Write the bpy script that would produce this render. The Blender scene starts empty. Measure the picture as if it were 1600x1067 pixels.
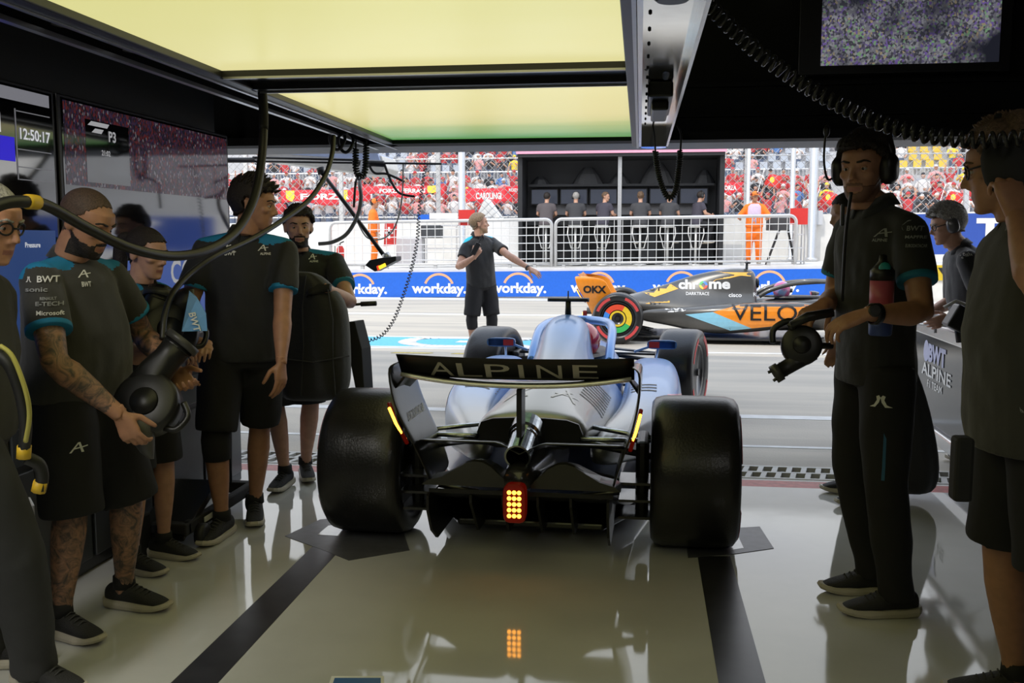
import bpy, bmesh, math, random
import numpy as np
from mathutils import Vector as V, Matrix, noise
from mathutils.bvhtree import BVHTree
rnd = random.Random(7)
PI = math.pi
sc = bpy.context.scene
col = sc.collection
# ---------------------------------------------------------------- camera
F = 1500.0; CH = 1.46
TH = math.atan((533.5 - 375) / F); PS = math.atan(200 * math.cos(TH) / F)
cam = bpy.data.cameras.new('camera'); camo = bpy.data.objects.new('camera', cam); col.objects.link(camo)
cam.sensor_width = 36; cam.lens = F * 36 / 1600; cam.clip_end = 400; cam.clip_start = .05
camo.location = (0, 0, CH); camo.rotation_euler = (PI / 2 - TH, 0, PS)
sc.camera = camo
# ---------------------------------------------------------------- sky, sun, exposure
w = bpy.data.worlds.new('world'); sc.world = w; w.use_nodes = True
nt = w.node_tree; bg = nt.nodes['Background']
tc = nt.nodes.new('ShaderNodeTexCoord'); sp = nt.nodes.new('ShaderNodeSeparateXYZ'); rp = nt.nodes.new('ShaderNodeValToRGB')
nt.links.new(tc.outputs['Generated'], sp.inputs[0]); nt.links.new(sp.outputs['Z'], rp.inputs[0]); nt.links.new(rp.outputs[0], bg.inputs[0])
rp.color_ramp.elements[0].color = (1, .985, .95, 1); rp.color_ramp.elements[1].color = (.66, .78, 1, 1)
bg.inputs[1].default_value = 1.9
sun = bpy.data.lights.new('sun', 'SUN'); suno = bpy.data.objects.new('sun', sun); col.objects.link(suno)
sun.energy = 1.9; sun.angle = .009; sun.color = (1, .94, .84)
suno.rotation_euler = V((.30, .62, -.86)).to_track_quat('-Z', 'Y').to_euler()
suno.location = (0, 0, 30)
sc.view_settings.view_transform = 'Standard'; sc.view_settings.look = 'None'
sc.view_settings.exposure = 0.0; sc.view_settings.gamma = 1.0; sc.view_settings.use_curve_mapping = False
# ---------------------------------------------------------------- unseen strip lamps, added to brighten the aisles (their housings are built with the gantry)
for lx, ly, e_ in ((-2.15, .6, 44), (-2.0, -1.6, 34), (1.5, -1.2, 12)):
    l_ = bpy.data.lights.new('fill_strip_lamp', 'AREA'); l_.shape = 'RECTANGLE'; l_.size = .3; l_.size_y = 1.8; l_.energy = e_; l_.color = (1, .97, .92)
    lo_ = bpy.data.objects.new('fill_strip_lamp', l_); col.objects.link(lo_); lo_.location = (lx, ly, 3.10)
# ---------------------------------------------------------------- helpers
_R = V((math.cos(PS), math.sin(PS), 0)); _f0 = V((-math.sin(PS), math.cos(PS), 0))
_F = _f0 * math.cos(TH) - V((0, 0, math.sin(TH))); _U = _f0 * math.sin(TH) + V((0, 0, math.cos(TH)))
def ray(px, py): return _F + _R * ((px - 800) / F) + _U * ((533.5 - py) / F)
def P(px, py, Y):
    d = ray(px, py); t = Y / d.y; return V((d.x * t, Y, CH + d.z * t))
def G(px, py, z=0.):
    d = ray(px, py); t = (z - CH) / d.z; return V((d.x * t, d.y * t, z))
def PX(pts): return [P(*p) for p in pts]

MATS = {}
def mat(name, c=(.5, .5, .5), rough=.5, metal=0., emit=None, es=1., coat=0., noise_amt=0., noise_scale=20., bump=0., bump_scale=200., spec=.5, alpha=1., sheen=0., c2=None, stretch=None):
    if name in MATS: return MATS[name]
    m = bpy.data.materials.new(name); m.use_nodes = True; t = m.node_tree; b = t.nodes['Principled BSDF']
    b.inputs['Base Color'].default_value = (*c, 1); b.inputs['Roughness'].default_value = rough; b.inputs['Metallic'].default_value = metal
    b.inputs['Specular IOR Level'].default_value = spec; b.inputs['Coat Weight'].default_value = coat; b.inputs['Coat Roughness'].default_value = .06
    b.inputs['Alpha'].default_value = alpha
    if sheen: b.inputs['Sheen Weight'].default_value = sheen
    if emit: b.inputs['Emission Color'].default_value = (*emit, 1); b.inputs['Emission Strength'].default_value = es
    tc = t.nodes.new('ShaderNodeTexCoord'); src = tc.outputs['Object']
    if stretch:
        mp = t.nodes.new('ShaderNodeMapping'); mp.inputs['Scale'].default_value = stretch; t.links.new(src, mp.inputs[0]); src = mp.outputs[0]
    n = t.nodes.new('ShaderNodeTexNoise'); n.inputs['Scale'].default_value = noise_scale; n.inputs['Detail'].default_value = 5
    t.links.new(src, n.inputs['Vector'])
    mx = t.nodes.new('ShaderNodeMix'); mx.data_type = 'RGBA'
    d = c2 if c2 else tuple(max(0, v * (1 - max(noise_amt, .06))) for v in c)
    mx.inputs['A'].default_value = (*c, 1); mx.inputs['B'].default_value = (*d, 1)
    cr = t.nodes.new('ShaderNodeMapRange'); cr.inputs[1].default_value = .38; cr.inputs[2].default_value = .62
    t.links.new(n.outputs['Fac'], cr.inputs[0]); t.links.new(cr.outputs[0], mx.inputs['Factor']); t.links.new(mx.outputs['Result'], b.inputs['Base Color'])
    if bump:
        n2 = t.nodes.new('ShaderNodeTexNoise'); n2.inputs['Scale'].default_value = bump_scale; n2.inputs['Detail'].default_value = 3
        t.links.new(tc.outputs['Object'], n2.inputs['Vector'])
        bp = t.nodes.new('ShaderNodeBump'); bp.inputs['Strength'].default_value = bump; bp.inputs['Distance'].default_value = .01
        t.links.new(n2.outputs['Fac'], bp.inputs['Height']); t.links.new(bp.outputs[0], b.inputs['Normal'])
    MATS[name] = m; return m

class MB:
    """collects shapes into ONE mesh"""
    def __init__(s): s.v = []; s.f = []; s.m = []
    def add(s, vs, fs, mi=0):
        o = len(s.v); s.v += [V(p) for p in vs]; s.f += [tuple(i + o for i in f) for f in fs]; s.m += [mi] * len(fs); return s
    def box(s, c, size, mi=0, rot=None):
        c = V(c); h = V(size) / 2; vs = []
        for x in (-1, 1):
            for y in (-1, 1):
                for z in (-1, 1):
                    q = V((x * h.x, y * h.y, z * h.z)); vs.append(c + (rot @ q if rot else q))
        return s.add(vs, [(0, 1, 3, 2), (4, 6, 7, 5), (0, 4, 5, 1), (2, 3, 7, 6), (0, 2, 6, 4), (1, 5, 7, 3)], mi)
    def bb(s, a, b, mi=0):
        a = V(a); b = V(b); return s.box((a + b) / 2, [abs(x) for x in (b - a)], mi)
    def loft(s, rings, mi=0, caps=True, closed=False):
        n = len(rings[0]); o = len(s.v)
        for r in rings: s.v += [V(p) for p in r]
        k = len(rings); fs = []
        for i in range(k if closed else k - 1):
            a = o + i * n; b = o + ((i + 1) % k) * n
            for j in range(n): fs.append((a + j, a + (j + 1) % n, b + (j + 1) % n, b + j))
        if caps and not closed:
            fs.append(tuple(o + j for j in range(n - 1, -1, -1))); fs.append(tuple(o + (k - 1) * n + j for j in range(n)))
        s.f += fs; s.m += [mi] * len(fs); return s
    def tube(s, pts, r, n=8, mi=0, caps=True, closed=False, flat=1.):
        pts = [V(p) for p in pts]; k = len(pts); rings = []; u = None
        for i, p in enumerate(pts):
            a = pts[i - 1] if (i or closed) else p; b = pts[(i + 1) % k] if (i < k - 1 or closed) else p
            t = (b - a).normalized() if (b - a).length > 1e-9 else V((0, 0, 1))
            if u is None: u = t.orthogonal().normalized() if abs(t.z) > .95 else t.cross(V((0, 0, 1))).normalized()
            u = (u - t * u.dot(t)); u = u.normalized() if u.length > 1e-6 else t.orthogonal().normalized()
            w = t.cross(u); rr = r[i] if isinstance(r, (list, tuple)) else r
            rings.append([p + u * (rr * math.cos(2 * PI * j / n)) + w * (rr * flat * math.sin(2 * PI * j / n)) for j in range(n)])
        return s.loft(rings, mi, caps, closed)
    def ell(s, c, r, n=12, mi=0, rot=None):
        c = V(c); r = (r, r, r) if isinstance(r, (int, float)) else r; m = n // 2; vs = []; fs = []
        for i in range(1, m):
            a = PI * i / m
            for j in range(n):
                b = 2 * PI * j / n; q = V((r[0] * math.sin(a) * math.cos(b), r[1] * math.sin(a) * math.sin(b), r[2] * math.cos(a))); vs.append(c + (rot @ q if rot else q))
        top = V((0, 0, r[2])); vs += [c + (rot @ top if rot else top), c - (rot @ top if rot else top)]; T = len(vs) - 2; B = T + 1
        for i in range(m - 2):
            for j in range(n): fs.append((i * n + j, (i + 1) * n + j, (i + 1) * n + (j + 1) % n, i * n + (j + 1) % n))
        for j in range(n): fs.append((T, j, (j + 1) % n)); fs.append((B, (m - 2) * n + (j + 1) % n, (m - 2) * n + j))
        return s.add(vs, fs, mi)
    def lathe(s, prof, c, axis, n=32, mi=0, closed=False):
        """prof: (distance along axis, radius)"""
        c = V(c); ax = V(axis).normalized(); u = ax.orthogonal().normalized(); w = ax.cross(u)
        rings = [[c + ax * a + (u * math.cos(2 * PI * j / n) + w * math.sin(2 * PI * j / n)) * max(r, 1e-4) for j in range(n)] for a, r in prof]
        return s.loft(rings, mi, True, closed)
    def prism(s, poly, o, u, v, t, mi=0):
        """2D polygon in frame (o; u, v), extruded by the vector t"""
        o = V(o); u = V(u); v = V(v); t = V(t); n = len(poly)
        a = [o + u * x + v * y for x, y in poly]
        return s.add(a + [p + t for p in a], [tuple(range(n - 1, -1, -1)), tuple(range(n, 2 * n))] + [(i, (i + 1) % n, n + (i + 1) % n, n + i) for i in range(n)], mi)
    def build(s, name, mats, parent=None, smooth=False, bevel=0., sub=0, remesh=0., sm=0, origin=None, solid=0., auto=True):
        me = bpy.data.meshes.new(name)
        o = parent.matrix_world.translation.copy() if parent else V((0, 0, 0))
        if parent: o = WORLD.get(parent.name, o)
        if origin is not None: o = V(origin)
        me.from_pydata([p - o for p in s.v], [], s.f)
        bm = bmesh.new(); bm.from_mesh(me)
        if not remesh: bmesh.ops.recalc_face_normals(bm, faces=bm.faces)
        bm.to_mesh(me); bm.free()
        if not isinstance(mats, (list, tuple)): mats = [mats]
        for m in mats: me.materials.append(m)
        me.polygons.foreach_set('material_index', s.m)
        ob = bpy.data.objects.new(name, me); col.objects.link(ob)
        if origin is not None and not parent: ob.location = o; WORLD[ob.name] = o
        elif parent: ob.parent = parent; WORLD[ob.name] = o
        if remesh:
            r = ob.modifiers.new('r', 'REMESH'); r.mode = 'VOXEL'; r.voxel_size = remesh
        if sub: x = ob.modifiers.new('s', 'SUBSURF'); x.levels = sub; x.render_levels = sub
        if sm: x = ob.modifiers.new('m', 'SMOOTH'); x.factor = .5; x.iterations = sm
        if solid: x = ob.modifiers.new('d', 'SOLIDIFY'); x.thickness = solid; x.offset = 1
        if bevel:
            x = ob.modifiers.new('b', 'BEVEL'); x.width = bevel; x.segments = 2; x.limit_method = 'ANGLE'; x.angle_limit = .6
        if remesh or sub or sm or solid or bevel: bake(ob)
        if smooth or sub or remesh: ob.data.polygons.foreach_set('use_smooth', [True] * len(ob.data.polygons))
        return ob
WORLD = {}
def bake(ob):
    dg = bpy.context.evaluated_depsgraph_get(); dg.update()
    me = bpy.data.meshes.new_from_object(ob.evaluated_get(dg)); old = ob.data; nm = old.name; ob.modifiers.clear(); ob.data = me
    bpy.data.meshes.remove(old); me.name = nm
def tag(o, label, cat, group=None, kind=None):
    o['label'] = label; o['category'] = cat
    if group: o['group'] = group
    if kind: o['kind'] = kind
    return o
def thing(name, loc, label, cat, group=None, kind=None):
    o = bpy.data.objects.new(name, None); col.objects.link(o); o.location = loc; o.empty_display_size = .1
    WORLD[o.name] = V(loc); return tag(o, label, cat, group, kind)
def struct(o): o['kind'] = 'structure'; return o
def spline(pts, n=8, closed=False):
    pts = [V(p) for p in pts]; k = len(pts); out = []
    for i in range(k if closed else k - 1):
        g = lambda j: pts[j % k] if closed else pts[max(0, min(k - 1, j))]
        p0, p1, p2, p3 = g(i - 1), g(i), g(i + 1), g(i + 2)
        for j in range(n):
            t = j / n
            out.append(.5 * (2 * p1 + (p2 - p0) * t + (2 * p0 - 5 * p1 + 4 * p2 - p3) * t * t + (3 * p1 - p0 - 3 * p2 + p3) * t ** 3))
    if not closed: out.append(pts[-1])
    return out
def resample(pts, step):
    out = [pts[0]]; acc = 0
    for a, b in zip(pts, pts[1:]):
        L = (b - a).length
        if L < 1e-9: continue
        d = step - acc
        while d <= L: out.append(a + (b - a) * (d / L)); d += step
        acc = (acc + L) % step
    return out
def helix(path, R, pitch, n=10):
    """a coiled cord along a path"""
    path = resample(path, pitch / n); out = []; u = None
    for i, p in enumerate(path):
        t = (path[min(i + 1, len(path) - 1)] - path[max(i - 1, 0)]).normalized()
        if u is None: u = t.orthogonal().normalized()
        u = (u - t * u.dot(t)).normalized(); w = t.cross(u); a = 2 * PI * i / n
        out.append(p + (u * math.cos(a) + w * math.sin(a)) * R)
    return out
_txt = {}
def text_mesh(s, bold=0.):
    if (s, bold) in _txt: return _txt[(s, bold)]
    cu = bpy.data.curves.new('t', 'FONT'); cu.body = s; cu.resolution_u = 3; cu.offset = bold; cu.align_x = 'CENTER'; cu.align_y = 'CENTER'
    o = bpy.data.objects.new('t', cu); col.objects.link(o)
    dg = bpy.context.evaluated_depsgraph_get(); dg.update()
    me = bpy.data.meshes.new_from_object(o.evaluated_get(dg))
    vs = [v.co.copy() for v in me.vertices]; fs = [tuple(p.vertices) for p in me.polygons]
    bpy.data.objects.remove(o); bpy.data.meshes.remove(me); bpy.data.curves.remove(cu)
    x0 = min(v.x for v in vs); x1 = max(v.x for v in vs); y0 = min(v.y for v in vs); y1 = max(v.y for v in vs)
    vs = [((v.x - (x0 + x1) / 2) / (x1 - x0), (v.y - (y0 + y1) / 2) / (y1 - y0)) for v in vs]
    _txt[(s, bold)] = (vs, fs, (x1 - x0) / (y1 - y0)); return _txt[(s, bold)]
def text(mb, s, c, u, v, width=None, height=None, bold=.02, mi=0, bvh=None, off=.0015, shear=0.):
    """letters centred at c: u runs along the line, v up"""
    vs, fs, asp = text_mesh(s, bold); u = V(u).normalized(); v = V(v).normalized()
    if width is None: width = height * asp
    if height is None: height = width / asp
    n = u.cross(v).normalized(); c = V(c)
    flat = [(x * width + shear * y * height, y * height) for x, y in vs]
    if bvh: flat, fs = cut_flat(flat, fs, max(.008, min(width / 14, .05)))
    pts = [c + u * x + v * y for x, y in flat]
    if bvh: pts = [stick(bvh, p, n, off) for p in pts]
    else: pts = [p + n * off for p in pts]
    mb.add(pts, fs, mi); return mb
REACH = [.35, .8]
def cut_flat(vs, fs, res):
    bm = bmesh.new(); q = [bm.verts.new((x, y, 0)) for x, y in vs]
    for f in fs:
        try: bm.faces.new([q[i] for i in f])
        except ValueError: pass
    for ax in (0, 1):
        lo = min(p[ax] for p in vs); hi = max(p[ax] for p in vs)
        for i in range(1, int((hi - lo) / res) + 1):
            co = [0, 0, 0]; no = [0, 0, 0]; co[ax] = lo + i * res; no[ax] = 1
            if co[ax] < hi - 1e-5: bmesh.ops.bisect_plane(bm, geom=bm.verts[:] + bm.edges[:] + bm.faces[:], plane_co=co, plane_no=no)
    bm.verts.index_update(); out = [(p.co.x, p.co.y) for p in bm.verts], [tuple(p.index for p in f.verts) for f in bm.faces]
    bm.free(); return out
def stick(bvh, p, n, off):
    h = bvh.ray_cast(p + n * REACH[0], -n, REACH[1])
    if h[0] is None:
        h = bvh.find_nearest(p)
        if h[0] is None: return p
    return h[0] + n * off
def bvh_of(ob):
    m = WORLD.get(ob.name, V((0, 0, 0)))
    me = ob.data
    return BVHTree.FromPolygons([v.co + m for v in me.vertices], [tuple(p.vertices) for p in me.polygons])
def patch(mb, poly, c, u, v, bvh, off=.002, res=.03, mi=0):
    """a flat outline laid on to a surface"""
    flat, fs = cut_flat(poly, [tuple(range(len(poly)))], res)
    u = V(u).normalized(); v = V(v).normalized(); n = u.cross(v).normalized(); c = V(c)
    mb.add([stick(bvh, c + u * x + v * y, n, off) for x, y in flat], fs, mi); return mb
def copy_tree(o, parent=None):
    c = o.copy(); col.objects.link(c); WORLD[c.name] = WORLD.get(o.name, V((0, 0, 0)))
    if parent: c.parent = parent
    for ch in [k for k in bpy.data.objects if k.parent == o]: copy_tree(ch, c)
    return c
X_, Y_, Z_ = V((1, 0, 0)), V((0, 1, 0)), V((0, 0, 1))
BLK = mat('black_plastic', (.012, .012, .013), .38)
BLKM = mat('black_matt', (.014, .014, .015), .75)
RUB = mat('black_rubber', (.016, .016, .017), .55)
STEEL = mat('galvanised_steel', (.62, .62, .62), .4, .8)
CHR = mat('chrome', (.8, .8, .8), .08, 1.)
WHT = mat('white_paint', (.85, .85, .84), .5)
PWHT = mat('white_print', (.8, .8, .78), .6)
GREYP = mat('grey_print', (.30, .31, .31), .6)
BLUE = mat('blue_board', (.012, .13, .62), .45)
YEL = mat('yellow_plastic', (.75, .48, .03), .45)
RED = mat('red_paint', (.62, .03, .025), .45)
ORG = mat('orange_paint', (.9, .25, .02), .35, coat=.6)
# ================================================================ the setting
def floor_mat():
    m = mat('glossy_floor_paint', (.60, .605, .60), .1, coat=.0, spec=.65, noise_amt=.14, noise_scale=1.3)
    t = m.node_tree; b = t.nodes['Principled BSDF']; tc = t.nodes.new('ShaderNodeTexCoord')
    n = t.nodes.new('ShaderNodeTexNoise'); n.inputs['Scale'].default_value = 7; n.inputs['Detail'].default_value = 8
    mr = t.nodes.new('ShaderNodeMapRange'); mr.inputs[3].default_value = .02; mr.inputs[4].default_value = .09
    t.links.new(tc.outputs['Object'], n.inputs['Vector']); t.links.new(n.outputs['Fac'], mr.inputs[0]); t.links.new(mr.outputs[0], b.inputs['Roughness'])
    n2 = t.nodes.new('ShaderNodeTexNoise'); n2.inputs['Scale'].default_value = 2.2; n2.inputs['Detail'].default_value = 2
    bp = t.nodes.new('ShaderNodeBump'); bp.inputs['Strength'].default_value = .07; bp.inputs['Distance'].default_value = .01
    t.links.new(tc.outputs['Object'], n2.inputs['Vector']); t.links.new(n2.outputs['Fac'], bp.inputs['Height']); t.links.new(bp.outputs[0], b.inputs['Normal'])
    return m
ASPH = mat('pit_lane_asphalt', (.49, .445, .37), .85, noise_scale=.9, c2=(.385, .355, .305), stretch=(.35, 2.2, 1), bump=.3, bump_scale=60)
CONC = mat('white_concrete', (.72, .70, .66), .8, noise_scale=3, noise_amt=.1)
DARKW = mat('dark_wall_panel', (.012, .0125, .012), .55)
FASC = mat('black_fascia', (.010, .0105, .011), .7, spec=.15)
STRIPE = mat('black_floor_tape', (.035, .035, .04), .32, noise_scale=9, noise_amt=.3)
struct(MB().bb((-2.95, -3, -.3), (3.3, 5.74, 0)).build('floor', floor_mat()))
struct(MB().bb((-60, 6.28, -.3), (60, 24.2, -.004)).build('ground_pit_lane', ASPH))
struct(MB().bb((-60, 24.2, -.3), (60, 44, -.02)).build('ground_track', ASPH))
struct(MB().bb((-9, 5.74, -.3), (9, 5.9, -.001)).build('trim_1', mat('red_line_paint', (.50, .10, .08), .5, noise_amt=.3)))
struct(MB().bb((-9, 5.9, -.3), (9, 5.96, -.003)).build('trim_2', CONC))
struct(MB().bb((-9, 5.96, -.3), (9, 6.28, -.06)).build('trim_3', BLKM))
g = thing('drain_grate', (0, 6.12, 0), 'pale slotted drain grate running along the garage door line', 'drain')
b1 = MB(); b2 = MB()
for y in (5.965, 6.118, 6.275): b1.bb((-3.6, y - .014, -.03), (3.4, y + .014, .001))
for k in range(78):
    x = -3.55 + k * .09
    for y0, y1, s in ((5.975, 6.105, .03), (6.13, 6.265, .03)):
        b2.prism([(-.017, y0), (.017, y0), (.017 + s, y1), (-.017 + s, y1)], (x, 0, -.03), X_, Y_, Z_ * .03)
GRT = mat('grate_concrete', (.62, .61, .58), .7)
b1.build('rail', GRT, g); b2.build('grating', GRT, g)
# walls and ceiling
struct(MB().bb((-2.7, -3, 0), (-2.56, 5.62, 3.3)).build('wall_left', DARKW))
struct(MB().bb((3.1, -3, 0), (3.3, 6.3, 3.3)).build('wall_right', DARKW))
struct(MB().bb((-2.7, -3.2, 0), (3.3, -3, 3.3)).build('wall_back', mat('back_wall_panel', (.05, .05, .052), .5)))
struct(MB().bb((-3.2, -3.2, 3.2), (3.4, 6.3, 3.34)).build('ceiling', DARKW))
fz = 2.075
m = MB().bb((-14, 6.3, fz), (14, 6.75, 7.75)); m.bb((-14, 6.3, 0), (-3.35, 6.75, fz)); m.bb((3.4, 6.3, 0), (14, 6.75, fz)); m.bb((-14, -3, 0), (-3.35, 6.3, 7.7)); m.bb((-3.35, -3, 3.36), (14, 6.3, 7.7))
struct(m.build('wall_front', mat('building_front', (.35, .35, .36), .7)))
m = MB().bb((-3.35, 6.2, fz), (3.3, 6.299, 3.2)); m.bb((-.02, 6.16, 2.40), (3.3, 6.2, 2.425)); m.bb((-.02, 6.175, 2.22), (3.3, 6.2, 2.235)); m.bb((-3.3, 6.12, fz), (3.3, 6.2, fz + .05))
struct(m.build('trim_4', FASC))
# floor markings
def mark(name, poly, z, m, label, cat='floor marking', group=None):
    return tag(MB().prism(poly, (0, 0, 0), X_, Y_, Z_ * z).build(name, m), label, cat, group)
mark('floor_stripe', [(-1.5, .6), (-1.33, .6), (-1.39, 4.42), (-1.535, 4.45)], .0016, STRIPE, 'long black tape stripe on the floor leading to the left rear tyre')
mark('floor_stripe', [(.265, .6), (.43, .6), (.435, 4.42), (.285, 4.4)], .0016, STRIPE, 'long black tape stripe on the floor leading to the right rear tyre')
gp = lambda *q: [tuple(G(*a).xy) for a in q]
TAPE = mat('grey_floor_tape', (.10, .10, .11), .4, noise_amt=.2)
mark('tyre_marker', gp((445, 838), (500, 812), (620, 800), (640, 860), (545, 876), (500, 858)), .0022, TAPE, 'dark grey pointed floor marker beside the left rear tyre')
mark('tyre_marker', gp((1070, 830), (1187, 823), (1209, 857), (1146, 866), (1075, 872)), .0022, TAPE, 'dark grey pointed floor marker beside the right rear tyre')
SQW = mat('glossy_white_paint', (.85, .85, .85), .08, spec=.8)
mark('marker_square', gp((496, 836), (513, 822), (545, 818), (530, 838)), .003, SQW, 'white square on the dark marker by the left rear tyre')
mark('marker_square', gp((1142, 850), (1154, 840), (1162, 857), (1142, 860)), .003, SQW, 'small white square on the dark marker by the right rear tyre')
s_ = thing('floor_sign', G(558, 1085), 'small blue framed floor sticker at the near edge of the glossy floor', 'sticker')
MB().prism(gp((518, 1057), (600, 1057), (598, 1110), (500, 1110)), (0, 0, 0), X_, Y_, Z_ * .002).build('border', PWHT, s_)
MB().prism(gp((523, 1060), (595, 1060), (594, 1107), (507, 1107)), (0, 0, 0.0005), X_, Y_, Z_ * .002).build('face', mat('blue_sticker', (.03, .13, .36), .4), s_)
# pit lane paint
LINE = mat('white_road_paint', (.68, .68, .66), .7, noise_amt=.15, noise_scale=6)
for n_, (y0, y1, lb) in enumerate(((8.0, 8.16, 'wide white line across the grey pit lane just beyond the car'), (6.87, 6.93, 'thin white line nearest the drain on the grey pit lane'), (18.5, 18.8, 'white line across the sunlit pit lane'), (12.62, 12.75, 'white line along the edge of the building shadow'), (23.2, 24.0, 'broad white line at the foot of the blue pit wall'))):
    o = tag(MB().bb((-40, y0, -.004), (40, y1, -.001)).build('road_line', LINE), lb, 'road line')
o = thing('painted_logo', (-3.5, 13.4, 0), 'pale blue painted panel with white curves on the sunlit pit lane', 'road marking')
MB().bb((-9, 12.78, -.004), (-.9, 14.25, -.001)).build('panel', mat('pale_blue_paint', (.10, .46, .66), .7, noise_amt=.15), o)
m = MB()
for x0 in (-7.4, -5.4, -3.3, -1.8):
    pts = spline([V((x0 + .85, 14.1, 0)), V((x0 + .1, 14.0, 0)), V((x0, 13.4, 0)), V((x0 + .4, 13.0, 0)), V((x0 + 1.1, 13.05, 0)), V((x0 + 1.25, 13.5, 0)), V((x0 + .7, 13.6, 0))], 6)
    for a, b in zip(pts, pts[1:]):
        d = (b - a).normalized(); nn = V((-d.y, d.x, 0)) * .13
        m.add([a - nn, b - nn, b + nn, a + nn], [(0, 1, 2, 3)])
for v in m.v: v.z = .0012
m.bb((-9, 14.12, -.001), (-.9, 14.25, .001)); m.bb((-9, 12.78, -.001), (-.9, 12.88, .001)); m.build('curve', LINE, o)
m = MB()
for x in (-4.6, -3.2, -2.4): m.prism([(0, 0), (.5, 0), (.55, .09), (.05, .09)], (x, 12.1, -.003), X_, Y_, Z_ * .004)
tag(m.build('yellow_dash', mat('worn_yellow_paint', (.66, .52, .12), .7, noise_amt=.3)), 'worn yellow paint dashes on the pit lane at the shadow edge', 'road line')

# ---------------------------------------------------------------- overhead light gantry
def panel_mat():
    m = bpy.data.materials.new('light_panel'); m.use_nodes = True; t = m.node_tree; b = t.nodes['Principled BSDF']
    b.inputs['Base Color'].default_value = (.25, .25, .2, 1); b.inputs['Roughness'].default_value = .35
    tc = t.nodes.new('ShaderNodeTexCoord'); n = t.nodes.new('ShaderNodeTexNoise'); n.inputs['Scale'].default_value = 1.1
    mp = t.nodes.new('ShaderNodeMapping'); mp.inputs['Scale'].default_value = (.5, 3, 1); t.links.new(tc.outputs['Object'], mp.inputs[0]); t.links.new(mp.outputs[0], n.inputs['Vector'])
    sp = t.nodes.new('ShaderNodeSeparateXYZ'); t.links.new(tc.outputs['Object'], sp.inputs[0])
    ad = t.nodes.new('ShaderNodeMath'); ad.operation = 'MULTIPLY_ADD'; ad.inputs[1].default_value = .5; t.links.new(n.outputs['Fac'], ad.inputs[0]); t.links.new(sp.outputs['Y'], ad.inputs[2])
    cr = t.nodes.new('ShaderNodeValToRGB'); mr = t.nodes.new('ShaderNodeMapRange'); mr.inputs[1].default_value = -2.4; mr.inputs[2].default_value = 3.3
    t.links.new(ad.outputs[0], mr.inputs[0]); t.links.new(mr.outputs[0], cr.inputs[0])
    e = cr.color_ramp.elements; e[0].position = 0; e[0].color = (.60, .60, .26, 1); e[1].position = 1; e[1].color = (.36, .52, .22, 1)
    for p, c in ((.2, (.66, .64, .24, 1)), (.42, (.76, .71, .34, 1)), (.6, (.72, .65, .28, 1)), (.72, (.66, .59, .24, 1)), (.80, (.34, .42, .12, 1)), (.89, (.09, .28, .07, 1))):  # green front end: a pit lane reflection painted into the emission colour
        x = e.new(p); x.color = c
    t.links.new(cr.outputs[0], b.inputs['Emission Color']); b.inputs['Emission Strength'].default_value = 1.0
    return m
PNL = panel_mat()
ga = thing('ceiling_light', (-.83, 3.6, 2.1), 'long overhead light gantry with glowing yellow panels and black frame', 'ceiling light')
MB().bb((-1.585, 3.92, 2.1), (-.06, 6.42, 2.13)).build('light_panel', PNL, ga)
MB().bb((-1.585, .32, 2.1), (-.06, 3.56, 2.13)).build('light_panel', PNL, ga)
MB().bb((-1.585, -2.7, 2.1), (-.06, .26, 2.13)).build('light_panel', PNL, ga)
m = MB().bb((-1.6, 3.56, 2.075), (-.04, 3.62, 2.2)); m.bb((-1.6, 3.86, 2.075), (-.04, 3.92, 2.2)); m.bb((-1.6, 3.62, 2.1), (-.04, 3.86, 2.2)); m.bb((-1.6, .26, 2.075), (-.04, .32, 2.2))
m.build('cross_beam', BLK, ga)
m = MB().bb((-1.64, -2.75, 2.075), (-1.585, 6.45, 2.24)); m.bb((-1.62, 6.42, 2.085), (-.02, 6.46, 2.2)); m.bb((-.06, -2.75, 2.07), (-.02, 6.46, 2.24)); m.build('frame', BLK, ga, bevel=.004)
m = MB().bb((-1.655, .4, 2.07), (-1.64, 6.46, 2.082)); m.bb((-1.79, .4, 2.07), (-1.765, 6.45, 2.085)); m.bb((-.03, .4, 2.058), (-.018, 6.46, 2.07)); m.bb((-1.58, 3.555, 2.068), (-.06, 3.566, 2.076)); m.bb((-1.58, 3.915, 2.068), (-.06, 3.926, 2.076)); m.build('edge_trim', mat('grey_aluminium', (.45, .45, .45), .3, 1.), ga)
m = MB().bb((-1.77, .4, 2.11), (-1.64, 6.42, 2.16)); m.bb((-1.81, .4, 2.075), (-1.79, 6.42, 2.5)); m.build('side_channel', FASC, ga)
for y in (2.75, 3.15, 5.0):
    MB().lathe([(0, .0), (0, .045), (.012, .045), (.012, .0)], (-1.705, y, 2.098), (0, 0, 1), 20).build('spotlight', mat('dark_lens', (.05, .045, .04), .15), ga)
for lx, ly, lb in ((-2.15, .6, 'added white fill lamp above the left aisle, out of view'), (-2.0, -1.6, 'added white fill lamp at the back left of the garage, out of view'), (1.5, -1.2, 'added white fill lamp at the back right of the garage, out of view')):
    o = thing('fill_strip_light', (lx, ly, 3.2), lb, 'ceiling light'); MB().bb((lx - .18, ly - .95, 3.12), (lx + .18, ly + .95, 3.2)).build('housing', BLK, o); MB().bb((lx - .15, ly - .9, 3.112), (lx + .15, ly + .9, 3.12)).build('diffuser', mat('fill_strip_diffuser', (.8, .8, .8), .5, emit=(1, .97, .92), es=3.), o)  # casings and glowing faces for the added fill lamps
ch = thing('service_channel', (.12, 3.6, 2.1), 'mirror-bottomed overhead service channel beside the light panels', 'overhead channel')
MB().bb((.0, .4, 2.1), (.15, 6.05, 2.12)).build('mirror_base', CHR, ch)
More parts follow.
